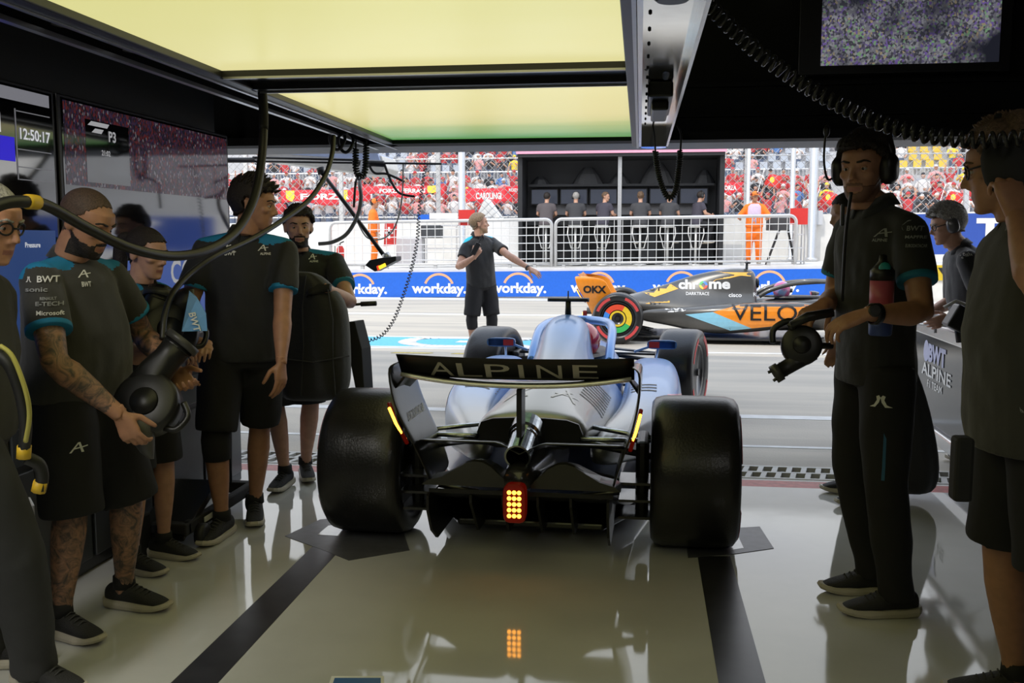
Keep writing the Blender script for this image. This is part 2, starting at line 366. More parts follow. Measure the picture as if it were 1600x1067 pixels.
m = MB().bb((-.015, .4, 2.03), (.0, 6.1, 2.16)); m.bb((.15, .4, 2.03), (.162, 6.1, 2.16)); m.build('side_rail', mat('brushed_aluminium', (.7, .7, .7), .22, 1.), ch)
m = MB()
pts = [V((-.015 + .09 + .09 * math.cos(a), 6.05 + .14 * math.sin(a), 0)) for a in [PI * i / 12 for i in range(13)]]
m.loft([[p + V((0, 0, 2.03)) for p in pts], [p + V((0, 0, 2.14)) for p in pts]], caps=True).build('end_cap', CHR, ch)
m = MB()
for k in range(14): m.ell((.02, 2.6 + k * .22, 2.098), .006, 6)
m.build('bolt', BLK, ch)
MB().lathe([(0, .05), (-.012, .05), (-.02, .04), (-.02, 0)], (.075, 2.62, 2.1), (0, 0, 1), 20).build('downlight', BLK, ch)
c = thing('socket_box', (.1, 4.3, 2.05), 'black power socket block with a looped cord under the mirror channel', 'socket box')
MB().bb((.025, 4.0, 2.035), (.125, 4.62, 2.097)).bb((.04, 4.1, 1.995), (.11, 4.5, 2.036)).build('body', BLK, c, bevel=.008)
MB().tube(spline(PX([(1010, 105, 3.75), (1022, 70, 3.55), (1036, 50, 3.5), (1046, 62, 3.6), (1046, 95, 3.75), (1040, 120, 3.9)]), 8), .014, 8).build('cord', RUB, c, True)
MB().bb((.03, 4.64, 2.06), (.12, 4.665, 2.085)).build('clamp', STEEL, c)

# ---------------------------------------------------------------- displays
def screen_mat(name, kind):
    m = bpy.data.materials.new(name); m.use_nodes = True; t = m.node_tree; b = t.nodes['Principled BSDF']; N = t.nodes.new; L = t.links.new
    b.inputs['Base Color'].default_value = (.004, .004, .005, 1); b.inputs['Roughness'].default_value = .07
    tc = N('ShaderNodeTexCoord'); v = N('ShaderNodeTexVoronoi'); mp = N('ShaderNodeMapping'); L(tc.outputs['Object'], mp.inputs[0]); L(mp.outputs[0], v.inputs['Vector'])
    cr = N('ShaderNodeValToRGB'); sp = N('ShaderNodeSeparateColor'); L(v.outputs['Color'], sp.inputs[0]); L(sp.outputs[0], cr.inputs[0]); e = cr.color_ramp.elements; cr.color_ramp.interpolation = 'CONSTANT'
    if kind == 'crowd':
        mp.inputs['Scale'].default_value = (1, 26, 15); e[0].color = (.01, .008, .012, 1); e[1].position = .93; e[1].color = (.10, .09, .10, 1)
        for p, c in ((.3, (.03, .012, .016, 1)), (.5, (.016, .012, .03, 1)), (.64, (.07, .012, .012, 1)), (.8, (.03, .016, .035, 1))): x = e.new(p); x.color = c
        L(cr.outputs[0], b.inputs['Emission Color'])
    else:
        mp.inputs['Scale'].default_value = (17, 1, 15); e[0].color = (.045, .045, .055, 1); e[1].position = .93; e[1].color = (.14, .24, .14, 1)
        for p, c in ((.25, (.13, .13, .15, 1)), (.5, (.08, .07, .12, 1)), (.62, (.20, .20, .22, 1)), (.78, (.12, .08, .24, 1)), (.88, (.24, .20, .13, 1))): x = e.new(p); x.color = c
        n = N('ShaderNodeTexNoise'); n.inputs['Scale'].default_value = 3.2; L(tc.outputs['Object'], n.inputs['Vector'])
        mx = N('ShaderNodeMix'); mx.data_type = 'RGBA'; mx.inputs['B'].default_value = (.012, .013, .02, 1); L(cr.outputs[0], mx.inputs['A'])
        mr = N('ShaderNodeMapRange'); mr.inputs[1].default_value = .45; mr.inputs[2].default_value = .62; L(n.outputs['Fac'], mr.inputs[0]); L(mr.outputs[0], mx.inputs['Factor']); L(mx.outputs['Result'], b.inputs['Emission Color'])
    b.inputs['Emission Strength'].default_value = 1.0
    return m
SBLK = mat('screen_black', (.004, .004, .005), .06, spec=1., coat=1.)
def emi(name, c, s=1.): return mat(name, (0, 0, 0), .5, emit=c, es=s)
xs = -2.47
S1 = thing('wall_display', (xs, 3.2, 1.0), 'dark wall display showing the 12:50:17 clock', 'display')
MB().bb((xs - .05, 2.2, 1.0), (xs, 3.86, 2.085)).build('casing', BLK, S1, bevel=.006)
MB().bb((xs - .01, 2.22, 1.02), (xs + .002, 3.84, 2.07)).build('screen', SBLK, S1)
m = MB(); x = xs + .0035; u = Y_; up = Z_; EW = emi('display_white', (.55, .56, .58))
text(m, '12:50:17', (x, 3.715, 1.885), u, up, width=.2); text(m, 'd', (x, 3.475, 1.915), u, up, height=.075); text(m, 'Pressure', (x, 3.66, 1.44), u, up, width=.1); text(m, 'Wind', (x, 3.63, 1.33), u, up, width=.08); m.build('lettering', EW, S1)
MB().bb((x - .001, 3.2, 1.77), (x, 3.58, 1.865)).build('blue_block', emi('display_blue', (.02, .01, .50)), S1)
MB().bb((x - .001, 2.3, 2.01), (x, 3.82, 2.06)).build('title_bar', emi('display_grey', (.16, .16, .18)), S1)
MB().bb((x - .001, 2.3, 1.03), (x, 3.82, 1.5)).build('weather_panel', emi('display_navy', (.02, .045, .14)), S1)
m = MB()
for z in (1.97, 1.82, 1.75, 1.70): m.bb((x - .001, 3.6, z), (x + .0003, 3.82, z + .004))
m.bb((x - .001, 3.59, 1.7), (x + .0003, 3.596, 1.98)); m.build('grid_line', emi('display_line', (.12, .12, .13)), S1)
S2 = thing('wall_display', (xs, 4.7, 1.0), 'large wall display with a dim race broadcast beside the clock display', 'display')
MB().bb((xs - .05, 3.88, 1.0), (xs, 5.6, 2.085)).build('casing', BLK, S2, bevel=.006)
MB().bb((xs - .01, 3.905, 1.02), (xs + .002, 5.575, 2.07)).build('screen', SBLK, S2)
MB().bb((xs, 3.92, 1.70), (xs + .003, 5.57, 2.06)).build('picture', screen_mat('broadcast_picture', 'crowd'), S2)
MB().bb((x - .001, 3.92, 1.03), (x, 5.57, 1.36)).build('blue_strip', emi('display_navy2', (.035, .07, .24)), S2)
m = MB(); text(m, 'CO', (x + .001, 4.95, 1.29), u, up, height=.13); text(m, 'P3', (x + .001, 4.3, 1.94), u, up, height=.05); text(m, '21:02', (x + .001, 4.24, 1.86), u, up, height=.025)
for k, (y, z, w_) in enumerate(((4.1, 1.975, .16), (4.13, 1.945, .08))): m.prism([(0, 0), (w_, 0), (w_ + .02, .02), (.03, .02)], (x, y, z), Y_, Z_, X_ * .001)
m.build('lettering', emi('display_pale', (.3, .3, .31)), S2)
MB().bb((x, 4.08, 1.72), (x + .0005, 4.45, 2.0)).build('timing_box', SBLK, S2)
S3 = thing('hanging_monitor', (1.58, 6.1, 2.5), 'wide monitor with a blotchy purple and grey picture under the ceiling', 'monitor')
MB().bb((.93, 6.1, 2.45), (2.14, 6.16, 3.15)).build('casing', BLK, S3, bevel=.006)
MB().bb((1.06, 6.09, 2.5), (2.07, 6.102, 3.12)).build('screen', screen_mat('blotchy_picture', 'blotch'), S3)
MB().bb((.72, 6.11, 2.94), (.9, 6.13, 2.955)).build('light_strip', emi('dim_strip', (.35, .33, .28)), S3)

# cabinets under the displays
CAB = mat('dark_grey_cabinet', (.05, .055, .06), .35); CABD = mat('cabinet_door_grey', (.09, .10, .11), .3)
for k, (y0, y1, lb) in enumerate(((2.2, 3.3, 'dark tool cabinet under the clock display'), (3.32, 4.42, 'dark tool cabinet behind the woman with the cooling fan'), (4.44, 5.5, 'dark tool cabinet nearest the pit lane on the left wall'))):
    c = thing('tool_cabinet', (-2.46, (y0 + y1) / 2, 0), lb, 'cabinet')
    MB().bb((-2.555, y0, 0), (-2.40, y1, .96)).build('body', CAB, c, bevel=.01)
    for j in range(2):
        a = y0 + .03 + j * (y1 - y0 - .03) / 2; e_ = a + (y1 - y0 - .09) / 2
        d = MB().bb((-2.40, a, .06), (-2.385, e_, .55)).build('door', CABD, c, bevel=.004)
        MB().tube([(-2.37, a + .06, .25), (-2.355, a + .06, .28), (-2.355, a + .06, .42), (-2.37, a + .06, .45), (-2.386, a + .06, .45)], .006, 6).build('handle', STEEL, d)
        for z in (.58, .75):
            d = MB().bb((-2.40, a, z), (-2.385, e_, z + .15)).build('drawer', CABD, c, bevel=.004)
            MB().bb((-2.386, a + .12, z + .1), (-2.365, e_ - .12, z + .115)).build('handle', STEEL, d)
# ================================================================ people
def ring(c, u, v, a, b, n=20, e=2.0):
    out = []
    for j in range(n):
        t = 2 * PI * j / n; x = math.cos(t); y = math.sin(t)
        out.append(c + u * (a * math.copysign(abs(x) ** (2 / e), x)) + v * (b * math.copysign(abs(y) ** (2 / e), y)))
    return out
def baked(mb, vox, sm=2):
    o = mb.build('tmp', [], None, remesh=vox, sm=sm); me = o.data
    vs = np.array([v.co[:] for v in me.vertices]); fs = [tuple(p.vertices) for p in me.polygons]
    bpy.data.objects.remove(o); bpy.data.meshes.remove(me); return vs, fs
_heads = {}
def head_mesh(vox, jaw=1., fat=1.):
    key = (vox, jaw, fat)
    if key in _heads: return _heads[key]
    m = MB(); m.ell((0, -.014, .032), (.077, .097, .087), 24)
    R = []
    for z, hw, yc, hd in ((-.119, .020, .064, .016), (-.108, .036, .052, .034), (-.085, .050, .036, .054), (-.05, .0595, .022, .0685), (-.01, .0655, .012, .080), (.03, .070, .002, .092), (.06, .068, -.006, .092)):
        f = jaw if z < -.02 else 1.
        R.append(ring(V((0, yc, z)), X_, Y_, hw * f * fat, hd, 24, 2.25))
    m.loft(R)
    m.tube([(0, .086, .016), (0, .094, -.008), (0, .106, -.030), (0, .105, -.038)], [.0085, .0095, .012, .0115], 10)
    for s in (-1, 1):
        m.ell((s * .0125, .093, -.040), (.0085, .010, .008), 10); m.ell((s * .040, .058, -.022), (.024, .026, .020), 12)
        m.ell((s * .030, .083, .021), (.021, .011, .0065), 10)
        e = Matrix.Rotation(s * .35, 3, 'Z'); m.ell((s * .0785, -.012, -.008), (.008, .020, .032), 12, rot=e); m.ell((s * .083, -.018, .006), (.006, .017, .018), 10, rot=e)
    m.ell((0, .0845, -.0655), (.023, .011, .0055), 12); m.ell((0, .0830, -.0755), (.019, .011, .0065), 12); m.ell((0, .078, -.104), (.02, .016, .014), 12)
    m.loft([ring(V((0, -.015, -.15)), X_, Y_, .056 * fat, .056 * fat), ring(V((0, -.012, -.09)), X_, Y_, .056 * fat, .06 * fat), ring(V((0, -.012, -.04)), X_, Y_, .055, .06)])
    vs, fs = baked(m, vox, 2)
    for s in (-1, 1):                                              # eye sockets
        d = vs - np.array((s * .032, .086, .0)); w = np.exp(-(d[:, 0] ** 2 / .015 ** 2 + d[:, 1] ** 2 / .03 ** 2 + d[:, 2] ** 2 / .0085 ** 2))
        vs[:, 1] -= .011 * w
    _heads[key] = (vs, fs); return vs, fs
def interp(x, a, b): return np.interp(x, a, b)
def hair_f(p, style):
    x, y, z = p[:, 0], p[:, 1], p[:, 2]
    line = interp(y, [-.11, -.07, -.035, -.005, .03, .06, .09], [-.078, -.07, -.045, .012, .034, .060, .068]) + .006 * np.sin(x * 210 + y * 160) * np.cos(x * 90 - y * 240)
    if style == 'receding': line = line + np.where(y > .03, .016, 0)
    return (z > line) & ~((np.abs(x) > .0775) & (z < .022) & (y > -.04))
def beard_f(p, style):
    x, y, z = p[:, 0], p[:, 1], p[:, 2]
    up = interp(y, [-.01, .01, .04, .07, .1], [-.025, -.04, -.056, -.060, -.058])
    b = (y > -.008) & (z < up) & (z > -.126) & ~(((x / .027) ** 2 + ((z + .0705) / .0115) ** 2 < 1) & (y > .06))
    return b | ((z < -.046) & (z > -.061) & (np.abs(x) < .034) & (y > .074))
def hand_shape(m, wrist, d, n, side, curl=.35, spread=.12, k=1., thumb=.5, point=None):
    """palm, four fingers and a thumb; n is the way the palm faces"""
    d = V(d).normalized(); n = V(n); n = (n - d * n.dot(d)).normalized(); x = d.cross(n) * (1 if side > 0 else -1)   # x runs to the thumb side
    W = V(wrist); T = lambda a, b, c: W + x * (a * k) + d * (b * k) + n * (c * k)
    m.loft([ring(T(0, -.03, 0), x, n, .027 * k, .021 * k, 14), ring(T(0, .0, 0), x, n, .028 * k, .019 * k, 14), ring(T(.004, .035, .002), x, n, .038 * k, .0165 * k, 14, 2.6), ring(T(.0, .075, .001), x, n, .042 * k, .0145 * k, 14, 2.8), ring(T(-.002, .098, .002), x, n, .038 * k, .010 * k, 14, 2.4)])
    m.ell(T(.024, .035, .008), (.02 * k, .02 * k, .02 * k), 10)
    for i, (fx, fy, L, r) in enumerate(((.031, .092, .072, .0092), (.0105, .097, .080, .0094), (-.0105, .094, .074, .0090), (-.030, .086, .058, .0080))):
        c = curl[i] if isinstance(curl, (list, tuple)) else curl * (1 + .12 * i); a = 0; p = T(fx, fy, .001); dd = (d + x * ((1.5 - i) * spread * .5)).normalized(); pts = [p - dd * .02 * k, p]
        for q, (f, g) in enumerate(((.46, .85), (.30, 1.1), (.24, .8))):
            a += c * g; p = p + (dd * math.cos(a) + n * math.sin(a)) * (L * f * k); pts.append(p)
        m.tube(pts, [r * k, r * 1.02 * k, r * .97 * k, r * .90 * k, r * .72 * k], 10); m.ell(pts[-1], r * .74 * k, 8)
    dt = (x * .75 + d * .62 + n * (.25 + .5 * thumb)).normalized(); p0 = T(.022, .018, .006); p1 = p0 + dt * .042 * k; dt2 = (d * .8 + x * .35 + n * .45 * thumb).normalized(); p2 = p1 + dt2 * .034 * k; p3 = p2 + (dt2 + n * .2 * thumb).normalized() * .026 * k
    m.tube([p0, p1, p2, p3], [.0135 * k, .0115 * k, .0105 * k, .008 * k], 10); m.ell(p3, .0082 * k, 8)
SKIN = mat('skin_fair', (.56, .31, .21), .5, noise_amt=.12, noise_scale=30)
SKIN2 = mat('skin_tanned', (.44, .22, .13), .5, noise_amt=.12, noise_scale=30)
TATT = mat('skin_tattooed', (.40, .21, .13), .5, noise_scale=17, c2=(.085, .065, .055))
for n_ in TATT.node_tree.nodes:
    if n_.type == 'TEX_NOISE': n_.inputs['Distortion'].default_value = 2.2; n_.inputs['Detail'].default_value = 9; n_.inputs['Roughness'].default_value = .62
HAIRB = mat('hair_dark_brown', (.022, .014, .010), .6, noise_amt=.5, noise_scale=120, bump=.6, bump_scale=260)
HAIRL = mat('hair_light_brown', (.17, .10, .055), .6, noise_amt=.5, noise_scale=120, bump=.6, bump_scale=260)
HAIRG = mat('hair_grey', (.48, .46, .43), .6, noise_amt=.5, noise_scale=120, bump=.6, bump_scale=260)
SHIRT = mat('black_team_shirt', (.018, .019, .021), .8, sheen=.15, bump=.35, bump_scale=14)
OLIV = mat('faded_black_shirt', (.040, .039, .034), .85, sheen=.2, bump=.4, bump_scale=12)
SHORT = mat('black_shorts', (.013, .013, .015), .85, bump=.4, bump_scale=12)
TURQ = mat('turquoise_cloth', (.012, .22, .44), .75)
TURQD = mat('turquoise_band', (.015, .19, .32), .75)
GLOVE = mat('black_glove', (.016, .016, .017), .7)
EYEW = mat('eye_white', (.40, .36, .33), .3); EYED = mat('eye_dark', (.02, .014, .01), .15)
LIP = mat('lip', (.40, .17, .14), .5)
SOLE = mat('pale_shoe_sole', (.50, .46, .38), .6); SHOE = mat('black_shoe_fabric', (.022, .022, .024), .8, bump=.4, bump_scale=160); LACE = mat('shoe_lace', (.05, .05, .05), .8); SOLEB = mat('black_shoe_sole', (.03, .03, .03), .6)
def person(label, loc, face, h=1.78, girth=1., lod=0, J=None, look=(0, 0), twist=0, shirt=SHIRT, sleeve=.62, band=TURQD, yoke=None, legs='shorts', legm=SHORT, leg_end=None, skin=SKIN, hair='short', hairm=HAIRB, hair_t=.012, beard=None, hands=None, gloves=False, shoes=True, sole=SOLE, armskin=None, legskin=None, loose=1., group=None, extra=None, collar=True, jaw=1., hem=-.10, knee_pads=(), cat='person', shoe_dir=None, sleevem=None):
    J = dict(J or {}); k = h / 1.8; loc = V(loc); a = math.radians(face); f = V((math.sin(a), math.cos(a), 0)); r = V((math.cos(a), -math.sin(a), 0))
    T = lambda p: p if isinstance(p, V) else loc + r * (p[0] * k) + f * (p[1] * k) + Z_ * (p[2] * k)
    D = dict(pelvis=(0, 0, .96), neck=(0, .0, 1.50), head=(0, .035, 1.675), hR=(.095, 0, .92), hL=(-.095, 0, .92), kR=(.11, .03, .51), kL=(-.11, .03, .51), aR=(.12, -.02, .085), aL=(-.12, -.02, .085),
             sR=(.176, -.005, 1.425), sL=(-.176, -.005, 1.425), eR=(.255, -.03, 1.15), eL=(-.255, -.03, 1.15), wR=(.27, .06, .90), wL=(-.27, .06, .90))
    J = {q: T(J.get(q, D[q])) for q in D}
    root = thing('person', loc, label, cat, group)
    out = dict(root=root, J=J, k=k, f=f, r=r)
    vb = (.011, .02, .03)[lod]; vh = (.0052, .011, .02)[lod]; vf = (.0042, .009, .018)[lod]
    up = (J['neck'] - J['pelvis']); L = up.length; upn = up.normalized()
    rs = (J['sR'] - J['sL']).normalized(); rh = (J['hR'] - J['hL']).normalized()
    def torso(m, prof, gx=1.):
        R = []
        for s, hw, hd, yo in prof:
            q = min(1, max(0, s)); rr = (rh * (1 - q) + rs * q); rr = (rr - upn * rr.dot(upn)).normalized(); ff = upn.cross(rr)
            g = gx * (1 + (girth - 1) * (1.0 if s < .7 else .55))
            R.append(ring(J['pelvis'] + up * s + ff * ((yo + (girth - 1) * .10 * max(0, 1 - abs(s - .25) * 2.2)) * k), rr, ff, hw * g * k, hd * g * k, 24, 2.3))
        m.loft(R)
    arm_t = .0
    # ---- body (one mesh: head, trunk, arms, hands, legs)
    m = MB()
    torso(m, [(-.1, .150, .10, 0), (0, .155, .105, 0), (.25, .142, .098, .0), (.5, .145, .1, .0), (.75, .16, .1, -.005), (.92, .13, .075, -.01), (1.0, .062, .055, -.008)], .93)
    hd = J['head']; yaw, pit = [math.radians(q) for q in look]
    hf = (f * math.cos(yaw) + r * math.sin(yaw)); hr = (r * math.cos(yaw) - f * math.sin(yaw)); hf2 = hf * math.cos(pit) + Z_ * math.sin(pit); hu = Z_ * math.cos(pit) - hf * math.sin(pit)
    HT = lambda p: hd + hr * (p[0] * k) + hf2 * (p[1] * k) + hu * (p[2] * k)
    m.tube([J['neck'] - upn * .05 * k, J['neck'] + upn * .03 * k, HT((0, -.012, -.10)), HT((0, -.012, -.05))], [.062 * k * girth, .057 * k * (1 + (girth - 1) * .8), .055 * k * (1 + (girth - 1) * .8), .05 * k], 16)
    for s in 'RL':
        S, E, Wr = J['s' + s], J['e' + s], J['w' + s]; g = 1 + (girth - 1) * .6
        m.tube([S, S.lerp(E, .25), S.lerp(E, .6), E, E.lerp(Wr, .2), E.lerp(Wr, .5), E.lerp(Wr, .85), Wr + (Wr - E).normalized() * .01], [x * k * g for x in (.052, .05, .047, .041, .045, .039, .028, .0265)], 14)
        m.ell(S, .055 * k * g, 12)
        H, K, A = J['h' + s], J['k' + s], J['a' + s]
        m.tube([H, H.lerp(K, .3), H.lerp(K, .7), K, K.lerp(A, .25), K.lerp(A, .5), K.lerp(A, .85), A - Z_ * .02], [x * k * g for x in (.085, .082, .064, .052, .056, .049, .034, .036)], 16)
    vs, fs = baked(m, vb, 3); B = MB(); B.add(vs, fs, 0)
    if armskin or legskin:
        n0 = len(B.f)
        for i, q in enumerate(fs):
            c = V(vs[list(q)].mean(0)); z = c.z - loc.z
            if z < .7 * k and legskin: B.m[i] = 1
            elif armskin and (c - hd).length > .3 and min((c - J['wR']).length, (c - J['wL']).length) > .05: B.m[i] = 2
    hv, hfs = head_mesh(vh, jaw, 1 + (girth - 1) * .35); HV = [HT(p) for p in hv]; hb = len(B.f); B.add(HV, hfs, 0)
    if lod < 2:
        lipz = (np.abs(hv[:, 0]) < .024) & (hv[:, 2] < -.0605) & (hv[:, 2] > -.081) & (hv[:, 1] > .082)
        for i, q in enumerate(hfs):
            if all(lipz[j] for j in q): B.m[hb + i] = 3
    GM = MB()
    hands = hands or {}
    for s, sg in (('R', 1), ('L', -1)):
        E, Wr = J['e' + s], J['w' + s]; hs = hands.get(s, {})
        d = hs.get('d', (Wr - E).normalized()); n = hs.get('n', -rs * sg)
        hm = MB(); hand_shape(hm, Wr, d, n, sg, hs.get('curl', .35), hs.get('spread', .12), k * hs.get('k', 1.), hs.get('thumb', .5))
        a_, b_ = baked(hm, vf, 1)
        (GM if gloves else B).add(a_, b_, 0)
    out['body'] = B.build('body', [skin, legskin or skin, armskin or skin, LIP], root, True)
    if gloves: GM.build('gloves', GLOVE, root, True)
    # ---- face
    if lod == 0:
        hb_ = BVHTree.FromPolygons(HV, hfs)
        for s in (-1, 1):
            e = MB(); e.ell(HT((s * .031, .0725, .0)), .0112 * k, 14)
            eye = e.build('eye', EYEW, root, True); e = MB(); c_ = HT((s * .031, .0725, -.001)); e.ell(c_ + hf2 * .0075 * k, (.006 * k,) * 3, 8); e.build('iris', EYED, eye, True); e = MB(); e.ell(HT((s * .031, .0715, .0055)), (.0135 * k, .0125 * k, .0080 * k), 12); e.ell(HT((s * .031, .0712, -.0088)), (.0125 * k, .0115 * k, .0065 * k), 12); e.build('eyelid', skin, eye, True)
            pts = []
            for j in range(6):
                p = HT((s * (.013 + .0072 * j), .095 - .0012 * j * j, .0225 + .0035 * math.sin(j / 5 * 2.6) - .0006 * j)); q = hb_.find_nearest(p)
                pts.append(q[0] + q[1] * .001)
            MB().tube(pts, [.003, .0042, .0045, .004, .0035, .002], 8).build('eyebrow', hairm if hair not in ('none',) else HAIRB, root, True)
    def shell(name, fn, m, t, amp=0., frq=40., base=.001):
        sel = fn(hv); idx = {}; P_ = []; F_ = []
        cen = np.array((0, -.01, .01))
        for q in hfs:
            if all(sel[j] for j in q):
                for j in q:
                    if j not in idx:
                        idx[j] = len(P_); d = hv[j] - cen; d = d / (np.linalg.norm(d) + 1e-9)
                        nn = noise.noise(V(hv[j]) * frq) * amp; P_.append(HT(hv[j] + d * (base + max(0, nn))))
                F_.append(tuple(idx[j] for j in q))
        if not F_: return None
        x = MB(); x.add(P_, F_, 0); return x.build(name, m, root, True, solid=t, sm=3 if lod == 0 else 1)
    if hair in ('short', 'receding', 'pony', 'messy', 'quiff'):
        out['hair'] = shell('hair', lambda p: hair_f(p, hair), hairm, hair_t * k, {'messy': .022, 'quiff': .02}.get(hair, .006), 28. if hair != 'short' else 45.)
        if hair == 'short' and lod == 0:
            x = MB()
            for i in range(150):
                th = rnd.uniform(0, 2 * PI); ph = rnd.uniform(.0, 1.25); q_ = V((.077 * math.sin(ph) * math.cos(th), -.014 + .097 * math.sin(ph) * math.sin(th), .032 + .087 * math.cos(ph)))
                if q_.z < .05 and q_.y > .03: continue
                d = (q_ - V((0, -.02, .0))).normalized(); t_ = hair_t + .004; e_ = (d * .5 + V((rnd.uniform(-.4, .4), .75, .1))).normalized()
                x.tube([HT(q_ + d * t_ * .4), HT(q_ + d * t_ + e_ * .006), HT(q_ + d * (t_ + .004) + e_ * .02)], [.008 * k, .0065 * k, .001], 5)
            x.build('hair_tuft', hairm, out['hair'] or root, True)
        if hair in ('quiff', 'messy'):
            x = MB()
            for i in range(130 if lod == 0 else 16):
                an = rnd.uniform(0, 2 * PI); rr = rnd.uniform(0, 1) ** .5; bx = .062 * rr * math.cos(an); by = -.01 + .078 * rr * math.sin(an); bz = .032 + .085 * math.sqrt(max(0, 1 - rr * rr * .9))
                d = V((bx * 4 + rnd.uniform(-.3, .3), .9 if hair == 'quiff' else rnd.uniform(-.5, .6), .9 if hair == 'messy' else .55)).normalized()
                p = V((bx, by, bz)); x.tube([HT(p), HT(p + d * .022), HT(p + d * .038 + V((0, .006, -.004)))], [.009 * k, .007 * k, .001], 5)
            x.build('hair_tuft', hairm, out['hair'] or root, True)
        if hair == 'pony':
            x = MB(); x.ell(HT((0, -.115, .045)), (.026, .026, .026), 10)
            pts = spline([HT(q) for q in ((0, -.10, .045), (0, -.135, .05), (0, -.155, .0), (0, -.15, -.08), (0, -.135, -.17), (0, -.13, -.22))], 4)
            x.tube(pts, [.018 + .014 * math.sin(PI * min(1, (i + 1) / len(pts) * 1.05)) for i in range(len(pts))], 10); x.build('ponytail', hairm, out['hair'], True)
    elif hair == 'buzz': shell('hair', lambda p: hair_f(p, 'receding'), mat('hair_cropped', (.10, .06, .04), .7, noise_amt=.5, noise_scale=200), .0012 * k)
    if beard: shell('beard', lambda p: beard_f(p, ''), beard if not isinstance(beard, tuple) else beard[0], .006 * k if not isinstance(beard, tuple) else beard[1], .004, 90.)
    # ---- shirt
    m = MB(); lo = 1.07 * loose
    torso(m, [(hem, .170 * lo, .122 * lo, 0), (-.02, .172 * lo, .124 * lo, 0), (.2, .163 * lo, .118 * lo, 0), (.45, .165 * lo, .12 * lo, .0), (.72, .182, .122, -.004), (.86, .182, .108, -.008), (.95, .14, .088, -.01), (1.0, .08, .068, -.008), (1.035, .066, .064, -.006)])
    ends = {}
    for s in 'RL':
        S, E = J['s' + s], J['e' + s]; g = 1 + (girth - 1) * .6
        if sleeve > 1.2: pts = [S, S.lerp(E, .5), E, E.lerp(J['w' + s], .5), E.lerp(J['w' + s], min(1, sleeve - 1) * 1.0)]; rad = [.072, .066, .06, .052, .045]
        else: pts = [S, S.lerp(E, sleeve * .5), S.lerp(E, sleeve)]; rad = [.063, .068, .069]
        m.tube(pts, [x * k * g * (1 if loose < 1.1 else 1.05) for x in rad], 18); m.ell(S, .066 * k * g, 14); ends[s] = (pts[-1], (pts[-1] - pts[-2]).normalized(), rad[-1] * k * g)
        m.tube([S + Z_ * .01, J['neck'] - upn * .01], [.06 * k, .05 * k], 12)
    vs, fs = baked(m, (.009, .022, .032)[lod], 4)
    for i, p in enumerate(vs):                                     # soft folds in the cloth
        if lod == 0:
            q = V(p); w_ = noise.noise(V((q.x * 7, q.y * 7, q.z * 3.2))) * .013 + noise.noise(V((q.x * 15 + q.z * 6, q.y * 15, q.z * 9))) * .007
            c = J['pelvis'] + up * .5; d = V((q.x - c.x, q.y - c.y, 0)); vs[i] = q + (d.normalized() * w_ if d.length > .02 else V())
    S_ = MB(); S_.add(vs, fs, 0)
    if yoke:
        for i, q in enumerate(fs):
            c = V(vs[list(q)].mean(0)); x = (c - J['pelvis'] - up).dot(rs); S = J['sR'] if x > 0 else J['sL']; x = abs(x); zr = (c - S).dot(upn); yr = (c - S).dot(upn.cross(rs))
            if .066 * k < x < .25 * k and yr < .045 * k and zr > (-.005 + max(0, x / k - .17) * .9 - (.05 if yr < -.02 * k else 0) + max(0, yr) * .9) * k: S_.m[i] = 1
    out['shirt'] = S_.build('shirt', [shirt, yoke if (yoke and yoke is not True) else TURQ], root, True)
    out['bvh'] = bvh_of(out['shirt'])
    if band and sleeve < 1.2:
        for s in 'RL':
            p, d, r_ = ends[s]; MB().tube([p - d * .016 * k, p - d * .001 * k, p + d * .003 * k], [r_ * .985, r_ * .985, r_ * .97], 22).build('sleeve_band', band, out['shirt'], True)
    if collar:
        c0 = J['neck'] + upn * (.012 * k); ff = upn.cross(rs); R1 = []; R2 = []; n = 22
        for j in range(n):
            t = PI / 2 + .28 + (2 * PI - .56) * j / (n - 1); x, y = math.cos(t), math.sin(t); fr = max(0, y)
            b = c0 + rs * (.070 * k * x) + ff * ((.066 * y - .004) * k) - upn * (.03 * k * fr); R1.append((b, b + upn * (.045 * k) - (rs * x + ff * y) * (.006 * k), b + (rs * x + ff * y) * (.017 * k) + upn * (.004 + .0 * fr) * k - upn * .018 * k * fr))
        x = MB(); vs_ = [p for q in R1 for p in q]; x.add(vs_, [(3 * j + i, 3 * j + 3 + i, 3 * j + 4 + i, 3 * j + 1 + i) for j in range(n - 1) for i in range(2)]); x.build('collar', shirt, out['shirt'], True, solid=.004)
    # ---- shorts / trousers
    m = MB(); torso(m, [(-.17, .12, .105, 0), (-.1, .160, .115, 0), (0, .163, .118, 0), (.08, .160, .116, 0)], 1.03)
    g = 1 + (girth - 1) * .7
    for s in 'RL':
        H, K, A = J['h' + s], J['k' + s], J['a' + s]
        if legs == 'shorts':
            e = leg_end or .93; m.tube([H + Z_ * .02, H.lerp(K, .35), H.lerp(K, e)], [x * k * g for x in (.098, .104, .098)], 20)
        else: m.tube([H + Z_ * .02, H.lerp(K, .4), K, K.lerp(A, .4), K.lerp(A, .85), A + Z_ * .0 * k - Z_ * .02], [x * k * g for x in (.1, .098, .080, .076, .066, .066)], 20)
    vs, fs = baked(m, (.012, .022, .032)[lod], 3)
    if lod == 0:
        for i, p in enumerate(vs): q = V(p); vs[i] = q + V((noise.noise(q * 9), noise.noise(q * 9 + V((5, 5, 5))), 0)) * .007
    x = MB(); x.add(vs, fs, 0); out['legs'] = x.build('shorts' if legs == 'shorts' else 'trousers', legm, root, True)
